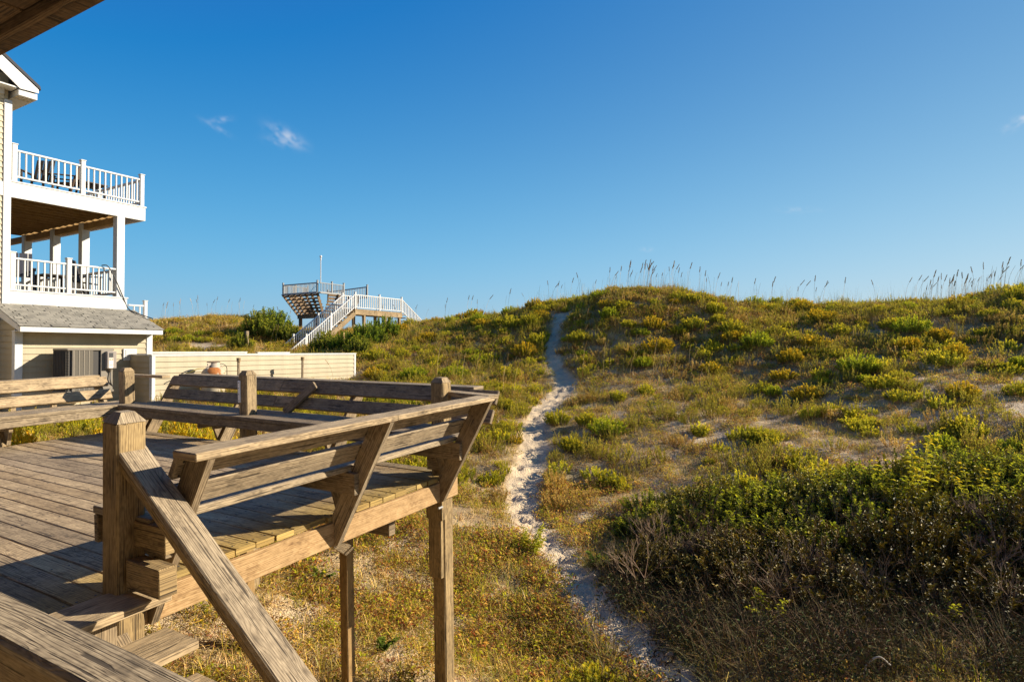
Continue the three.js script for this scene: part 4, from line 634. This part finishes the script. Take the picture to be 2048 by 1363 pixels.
for (const [px, Z, k, s, lb] of [[1835, 9.6, 0, 1.15, 'tall bright yellow goldenrod rising above the dark bush bank'], [1790, 9.4, 0, .9, 'yellow goldenrod just left of the tallest goldenrod'], [1640, 10.2, 0, .75, 'short goldenrod at the back edge of the dark bank'], [1950, 9.2, 0, .75, 'yellowish goldenrod right of the tallest goldenrod'], [1800, 8.3, 1, .9, 'drooping yellow-green plant in the front of the dark bank'], [1490, 8.6, 1, .9, 'pale green leafy stem in the dark bank left of centre'], [1520, 8.5, 1, .8, 'pale green leafy stem beside the other pale stem in the bank'], [1065, 9.35, 1, .75, 'arching green plant on the left edge of the sandy path'], [1040, 9.5, 1, .55, 'low green plant behind the arching plant beside the path'], [1186, 8.9, 2, .9, 'small bright green seedling on the right edge of the sandy path'], [1400, 8.2, 2, .7, 'bright green seedling in the shade of the bank'], [640, 7.6, 2, .7, 'green weed in the dry grass below the deck rim'], [760, 6.2, 2, .7, 'green weed at the foot of the slim deck post'], [560, 8.2, 2, .7, 'green weed in the grass under the deck stair'], [1545, 7.0, 1, .8, 'dim yellow-flowered weed in the shaded grass'], [1880, 6.8, 1, .7, 'yellow-flowered weed near the lower right corner']]) { const p = gAt(px, Z), t = thing('leafy_weed', lb, 'plant', p); t.scale.setScalar(s); t.rotation.y = px; mesh(t, 'foliage', goldenrod[k][0], LEAF); mesh(t, 'stem', goldenrod[k][1], DRY); }

// bare twigs in the bank
function deadTwigs() { const S = new Leaves(); const grow = (a, d, l, w, n) => { const b = a.clone().addScaledVector(d, l); S.twig(a, b, w, jit(mixc([.16, .12, .09], BRN, .4), .2)); if (n > 0) for (let k = 0; k < 3; k++) grow(b, d.clone().add(V(rr(-.6, .6), rr(-.2, .4), rr(-.6, .6))).normalize(), l * rr(.55, .85), w * .62, n - 1); }; for (let k = 0; k < 4; k++) grow(V(rr(-.1, .1), 0, rr(-.1, .1)), dirOf(rnd() * 6.28, rr(.7, 1.4)), .28, .008, 3); return S.geo(); }
const twigGeo = [deadTwigs(), deadTwigs()];
for (let i = 0; i < 36; i++) { const px = rr(1260, 2060), Z = rr(7.0, 9.6), p = gAt(px, Z); if (pathDist(p[0], p[2]) < 1.8) continue; const t = tag(mesh(scene, 'bare_twigs', twigGeo[i % 2], DRY, [p[0], p[1] - .04, p[2]], [0, i, 0]), 'bare grey branching twigs standing in the shaded front of the dark bank', 'twig', 'bare twigs in front of the dark bank'); t.scale.setScalar(rr(.7, 1.25)); }
{ const A = gAt(1722, 7.55), B = gAt(1855, 7.3), q = [V(A[0], A[1] + .42, A[2]), V(lerp(A[0], B[0], .35), A[1] + .36, lerp(A[2], B[2], .35)), V(lerp(A[0], B[0], .7), A[1] + .27, lerp(A[2], B[2], .7)), V(B[0], B[1] + .36, B[2])]; tag(mesh(scene, 'fallen_branch', tube(q, .014, 20, 6), std(.22, .13, .08, .9)), 'curved brown fallen branch lying in the dark bank', 'branch');
  const a = gAt(1722, 5.65), b = gAt(1775, 5.6); tag(mesh(scene, 'fallen_branch', tube([V(a[0], a[1] + .1, a[2]), V(a[0] + .03, a[1] + .22, a[2] - .02), V(lerp(a[0], b[0], .6), a[1] + .3, lerp(a[2], b[2], .6)), V(b[0], b[1] + .24, b[2])], .009, 20, 6), std(.42, .36, .27, .9)), 'pale crooked dead branch near the bottom of the shaded grass', 'branch'); }

// sea oats
function oatGeo(v) { const S = new Leaves(), Hd = new Leaves(), lean = rr(.1, .5), az = v * .5 - 1.2; let a = V(0, -.05, 0), d = dirOf(az, 1.5); const seg = 7, h = 1.15; for (let i = 0; i < seg; i++) { const b = a.clone().addScaledVector(d, h / seg); S.twig(a, b, .0055, jit(mixc(BRN, TAN, .5), .1)); d.addScaledVector(V(Math.cos(az), -.15, Math.sin(az)), lean * .3 * i / 4).normalize(); a = b; }
  for (let i = 0; i < 26; i++) { const f = i / 26, o = a.clone().addScaledVector(d, f * .26 - .03), dd = d.clone().addScaledVector(dirOf(rnd() * 6.28, rr(-.6, .2)), .38 * (1 - .6 * f)).normalize(); Hd.leaf(o, dd, V().crossVectors(dd, V(.2, 0, 1)).normalize(), .065, .024, jit(mixc(BRN, TAN, .45), .2)); }
  for (let k = 0; k < 5; k++) { const a2 = rnd() * 6.28, dd = dirOf(a2, rr(1.0, 1.4)); S.blade(V(0, -.04, 0), dd, V().crossVectors(dd, V(0, 1, 0)).normalize(), rr(.4, .75), .012, jit(OLV), .5, 4); } return [S.geo(), Hd.geo()]; }
const oats = [0, 1, 2, 3, 4, 5].map(oatGeo);
let oatN = 0;
function oat(px, Z, s, head, label, group) { const p = gAt(px, Z); if (blocked(p[0], p[2])) return; const g = oats[oatN % 6], t = thing('sea_oat', label, 'grass stalk', p, group); t.scale.set(s, s, s); t.rotation.y = rr(-.7, .7); mesh(t, 'stalk', g[0], DRY); if (head) mesh(t, 'seed_head', g[1], DRY); oatN++; }
const crestZ = (px) => { let best = 20, bv = 9e9; for (let Z = 18; Z < 46; Z += .4) { const p = gAt(px, Z), q = seen(V(...p)); if (q[1] < bv) { bv = q[1]; best = Z; } } return best; };
for (let i = 0; i < 255; i++) { const px = i < 165 ? (i % 5 < 3 ? 1650 + 415 * hash2(i % 13, 3) : 1170 + 470 * hash2(i % 11, 4)) + NG() : i < 195 ? rr(1040, 1320) : rr(290, 1040); const Z = crestZ(px) + rr(-1.1, .7); if (blocked(at(px, 700, Z).x, at(px, 700, Z).z)) continue; oat(px, Z, rr(.7, 1.2), rnd() < .62, px > 1120 ? 'tall thin sea oat stalk standing on the dune crest right of the footpath' : 'tall thin sea oat stalk standing on the dune crest left of the footpath', px > 1120 ? 'sea oats on the crest right of the path' : 'sea oats on the crest left of the path'); }
for (let i = 0; i < 44; i++) { const px = i % 3 ? rr(1165, 1420) : rr(860, 1060), Z = rr(19, 25.5); oat(px, Z, rr(.7, 1.1), rnd() < .7, px > 1120 ? 'brown sea oat stalk on the slope just right of the footpath' : 'brown sea oat stalk on the slope just left of the footpath', px > 1120 ? 'sea oats on the slope right of the path' : 'sea oats on the slope left of the path'); }
for (const [px, Z, lb] of [[668, 21.5, 'lone brown sea oat in front of the cream fence'], [538, 32, 'pale sea oat head behind the fence near the dark bushes'], [548, 32.5, 'second pale sea oat head behind the fence near the dark bushes'], [748, 23, 'brown sea oat just right of the white fence corner'], [765, 22.6, 'brown sea oat second right of the white fence corner']]) oat(px, Z, px < 560 ? 1.35 : .85, true, lb);

// ground cover: tufts, litter and low weeds, nobody could count them
function tuft(n, L, w, spread, droop, cols) { const F = new Leaves(); for (let i = 0; i < n; i++) { const az = rnd() * 6.28, o = V(rr(-1, 1) * spread, -.02, rr(-1, 1) * spread), d = dirOf(az, L > 1 ? rr(1.2, 1.5) : rr(.45, 1.45)); F.blade(o, d, V().crossVectors(d, V(0, 1, 0)).normalize(), L * rr(.5, 1.15), w * rr(.7, 1.2), jit(pick(cols), .3), droop * rr(.3, 1.2), 3); } return F.geo(); }
function litter(n, R, cols) { const F = new Leaves(); for (let i = 0; i < n; i++) { const az = rnd() * 6.28, d = dirOf(az, rr(-.15, .5)); F.blade(V(rr(-R, R), rr(0, .05), rr(-R, R)), d, V().crossVectors(d, V(0, 1, 0)).normalize(), rr(.08, .22), rr(.004, .009), jit(pick(cols), .3), rr(0, .5), 2); } return F.geo(); }
function weed(n, R, H, ll, lw, cols) { const F = new Leaves(); for (let i = 0; i < n; i++) { const q = Math.sqrt(rnd()), az = rnd() * 6.28, o = V(Math.cos(az) * q * R, rr(.0, 1) * H * (1 - .6 * q), Math.sin(az) * q * R), d = dirOf(rnd() * 6.28, rr(0, 1.2)); F.leaf(o, d, V().crossVectors(d, V(0, 1, 0)).normalize(), ll * rr(.6, 1.3), lw * rr(.7, 1.3), jit(pick(cols), .3), rr(0, .4)); } return F.geo(); }
const KINDS = [
  ['dry_grass', 'dry tan and ochre grass tufts over the dune and round the deck', [tuft(24, .32, .011, .1, 1.1, [TAN, OCH, TAN, OCH, OLV]), tuft(26, .24, .011, .13, 1.3, [OCH, TAN, TAN, OLV])], DRY, 24000, (c, d) => c > .22, [.7, 1.2]],
  ['dead_stalks', 'brown matted dead stems and litter between the tufts', [litter(44, .2, [BRN, [.13, .08, .045], TAN, OCH, BRN]), litter(44, .2, [[.15, .09, .05], RED, OCH, TAN])], DRY, 23000, (c, d) => c > .12, [.8, 1.4]],
  ['olive_grass', 'olive green grass tufts on the dune slopes', [tuft(24, .36, .009, .09, .9, [OLV, OCH, OCH, YG, TAN]), tuft(26, .3, .008, .12, 1.1, [OLV, TAN, OCH])], LEAF, 11000, (c, d) => c > .35 && d > .45, [.7, 1.2]],
  ['low_weeds', 'low reddish brown and olive leafy weeds covering the ground', [weed(80, .2, .2, .05, .018, [OLV, BRN, OCH, RED]), weed(80, .2, .22, .055, .02, [OCH, OLV, YG, OCH])], LEAF, 9000, (c, d) => c > .3 && d > .4, [.7, 1.3]],
  ['green_weeds', 'bright green and yellowish low weeds among the dry grass', [weed(70, .16, .16, .06, .022, [YG, GRN, YG, YEL]), weed(80, .18, .2, .05, .02, [YG, YEL, OLV, GRN])], LEAF, 3600, (c, d) => c > .3 && d > .5, [.6, 1.15]],
];
for (const [name, label, geos, mat, n, test, [s0, s1]] of KINDS) {
  const buckets = geos.map(() => []); let t = 0, k = 0; const off = name.length * 17;
  while (k < n && t++ < n * 12) {
    const Z = Math.sqrt(lerp(4.4 * 4.4, 45 * 45, Math.pow(rnd(), 1.28))), px = rr(-120, 2190), p = at(px, 700, Z), x = p.x, z = p.z;
    if (x < -17.2 && x > -23 && z > -17.6) continue; if (x < -16.9 && z > -10.5 ) continue; const c = cover(x, z), d = fbm(x * .7, z * .7, off, 3) + .12 * (rnd() - .5);
    if (!test(c + .2 * (rnd() - .5), d)) continue; if (pathDist(x, z) < .95 + .3 * rnd()) continue;
    const y = ground(x, z), s = rr(s0, s1) * lerp(.8, 1.5, smooth(12, 34, Z)), m = new THREE.Matrix4().compose(V(x, y - .01, z), new THREE.Quaternion().setFromEuler(new THREE.Euler(rr(-.15, .15), rnd() * 6.28, rr(-.15, .15))), V(s, s * rr(.75, 1.15), s));
    buckets[k % geos.length].push([m, Z]); k++;
  }
  geos.forEach((g, i) => { const im = new THREE.InstancedMesh(g, mat, buckets[i].length), col = new THREE.Color(); im.name = numbered(name); buckets[i].forEach(([m], q) => { im.setMatrixAt(q, m); const f = rr(.72, 1.2); im.setColorAt(q, col.setRGB(f * rr(.93, 1.07), f * rr(.94, 1.04), f * rr(.85, 1.1))); }); im.castShadow = im.receiveShadow = true; im.userData.kind = 'stuff'; im.userData.label = label + (i ? ', finer kind' : ''); scene.add(im); });
}
const CZ = []; for (let px = 1040; px <= 2200; px += 20) CZ.push(crestZ(px)); const crestOf = (px) => CZ[clamp(Math.round((px - 1040) / 20), 0, CZ.length - 1)];
const join = ([a, b]) => { const f = a.clone(), g = b.clone(); return mergeGeometries([f, g]); };
const slope = (dlo, off) => { const Z = lerp(11.5, 36, rnd()), px = rr(-60, 2180), p = at(px, 700, Z); if (pathDist(p.x, p.z) < 1.4 || (x0(p))) return null; if (cover(p.x, p.z) < .22 + .2 * rnd()) return null; const qy = seen(V(p.x, ground(p.x, p.z), p.z))[1]; if (fbm(p.x * .9, p.z * .9, off, 3) < dlo + .1 * (rnd() - .5) + (px > 1120 ? .2 : .08) * smooth(690, 790, qy)) return null; return [px, Z, rr(.55, 1.15)]; };
const x0 = (p) => p.x < -16.8 && p.z > -18;
patch('small_shrubs', 'small yellow-green clumps between the dune shrubs', join(shootShrub(.3, .3, 30, 14, .065, .026, mixc(GRN, OLV, .3), YG, YEL, .7)), LEAF, 1500, () => { const q = slope(.47, 301); return q; });
patch('dune_weeds', 'upright brown and olive weeds over the dune slopes', join(shootShrub(.28, .5, 18, 13, .06, .018, OLV, mixc(OLV, YG, .5), mixc(OCH, YEL, .5), .8)), LEAF, 2200, () => slope(.40, 302));
patch('bronze_weeds', 'reddish brown bushy weeds over the dune slopes', join(shootShrub(.3, .38, 22, 14, .05, .018, mixc(BRN, OCH, .5), OCH, mixc(TAN, OLV, .4), .7)), LEAF, 1200, () => slope(.46, 303));
patch('ground_creeper', 'reddish and green creeping weeds on the ground round the deck posts', weed(110, .28, .12, .05, .014, [OCH, RED, BRN, OLV, OCH, GRN, YG]), LEAF, 1500, () => { const px = rr(330, 1300), Z = rr(5, 13); return fbm(px * .012, Z * 1.5, 55, 3) < .47 ? null : [px, Z, rr(.6, 1.3)]; });
patch('green_grass', 'fresh green grass patches on the ground round the deck posts', tuft(26, .24, .012, .12, .8, [YG, GRN, OLV, OCH]), LEAF, 380, () => { const px = rr(330, 1250), Z = rr(5, 12); return fbm(px * .01, Z * 1.3, 57, 3) < .55 ? null : [px, Z, rr(.6, 1.2)]; });
// rank grass in the shade of the bank, and thin grass along the crest
function patch(name, label, geo, mat, n, place) { const im = new THREE.InstancedMesh(geo, mat, n), col = new THREE.Color(); im.name = numbered(name); let k = 0, t = 0; while (k < n && t++ < n * 9) { const q = place(); if (!q) continue; const [px, Z, s] = q, p = gAt(px, Z); if (blocked(p[0], p[2])) continue; im.setMatrixAt(k, new THREE.Matrix4().compose(V(p[0], p[1] - .02, p[2]), new THREE.Quaternion().setFromEuler(new THREE.Euler(rr(-.2, .2), rnd() * 6.28, rr(-.2, .2))), V(s, s * rr(.8, 1.2), s))); const f = rr(.7, 1.2); im.setColorAt(k, col.setRGB(f, f, f * rr(.85, 1.05))); k++; } im.count = k; im.castShadow = im.receiveShadow = true; im.userData.kind = 'stuff'; im.userData.label = label; scene.add(im); }
patch('rank_grass', 'long arching grass and weeds in front of the dark bank', tuft(22, .75, .008, .1, 1.0, [[.14, .12, .04], [.16, .09, .04], [.2, .12, .05], [.1, .1, .03], OCH]), DRY, 800, () => { const px = rr(1180, 2180), Z = rr(5.6, 9.4); return [px, Z, rr(.6, 1.15)]; });
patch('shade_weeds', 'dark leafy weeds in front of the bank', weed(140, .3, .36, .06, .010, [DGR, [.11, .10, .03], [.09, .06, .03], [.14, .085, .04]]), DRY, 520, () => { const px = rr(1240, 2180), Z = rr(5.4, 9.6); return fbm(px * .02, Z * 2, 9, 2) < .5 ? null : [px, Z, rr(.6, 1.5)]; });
patch('crest_stalks', 'fringe of fine tall grass stalks along the dune crest', tuft(5, 1.25, .008, .2, .22, [OLV, BRN, TAN]), DRY, 420, () => { const px = rr(1060, 2150), Z = crestOf(px) + rr(-2, 1.5); return [px, Z, rr(.5, 1.05)]; });
patch('crest_grass', 'thin upright grass along the dune crest', tuft(18, .6, .009, .14, .5, [OLV, OCH, TAN, BRN]), DRY, 900, () => { const px = rr(1040, 2150), Z = (px > 1650 ? 23 : 27) + rr(-2.5, 2.5); return [px, Z, rr(.6, 1.1)]; });

for (const o of scene.children) fixNames(o);
renderer.render(scene, camera);
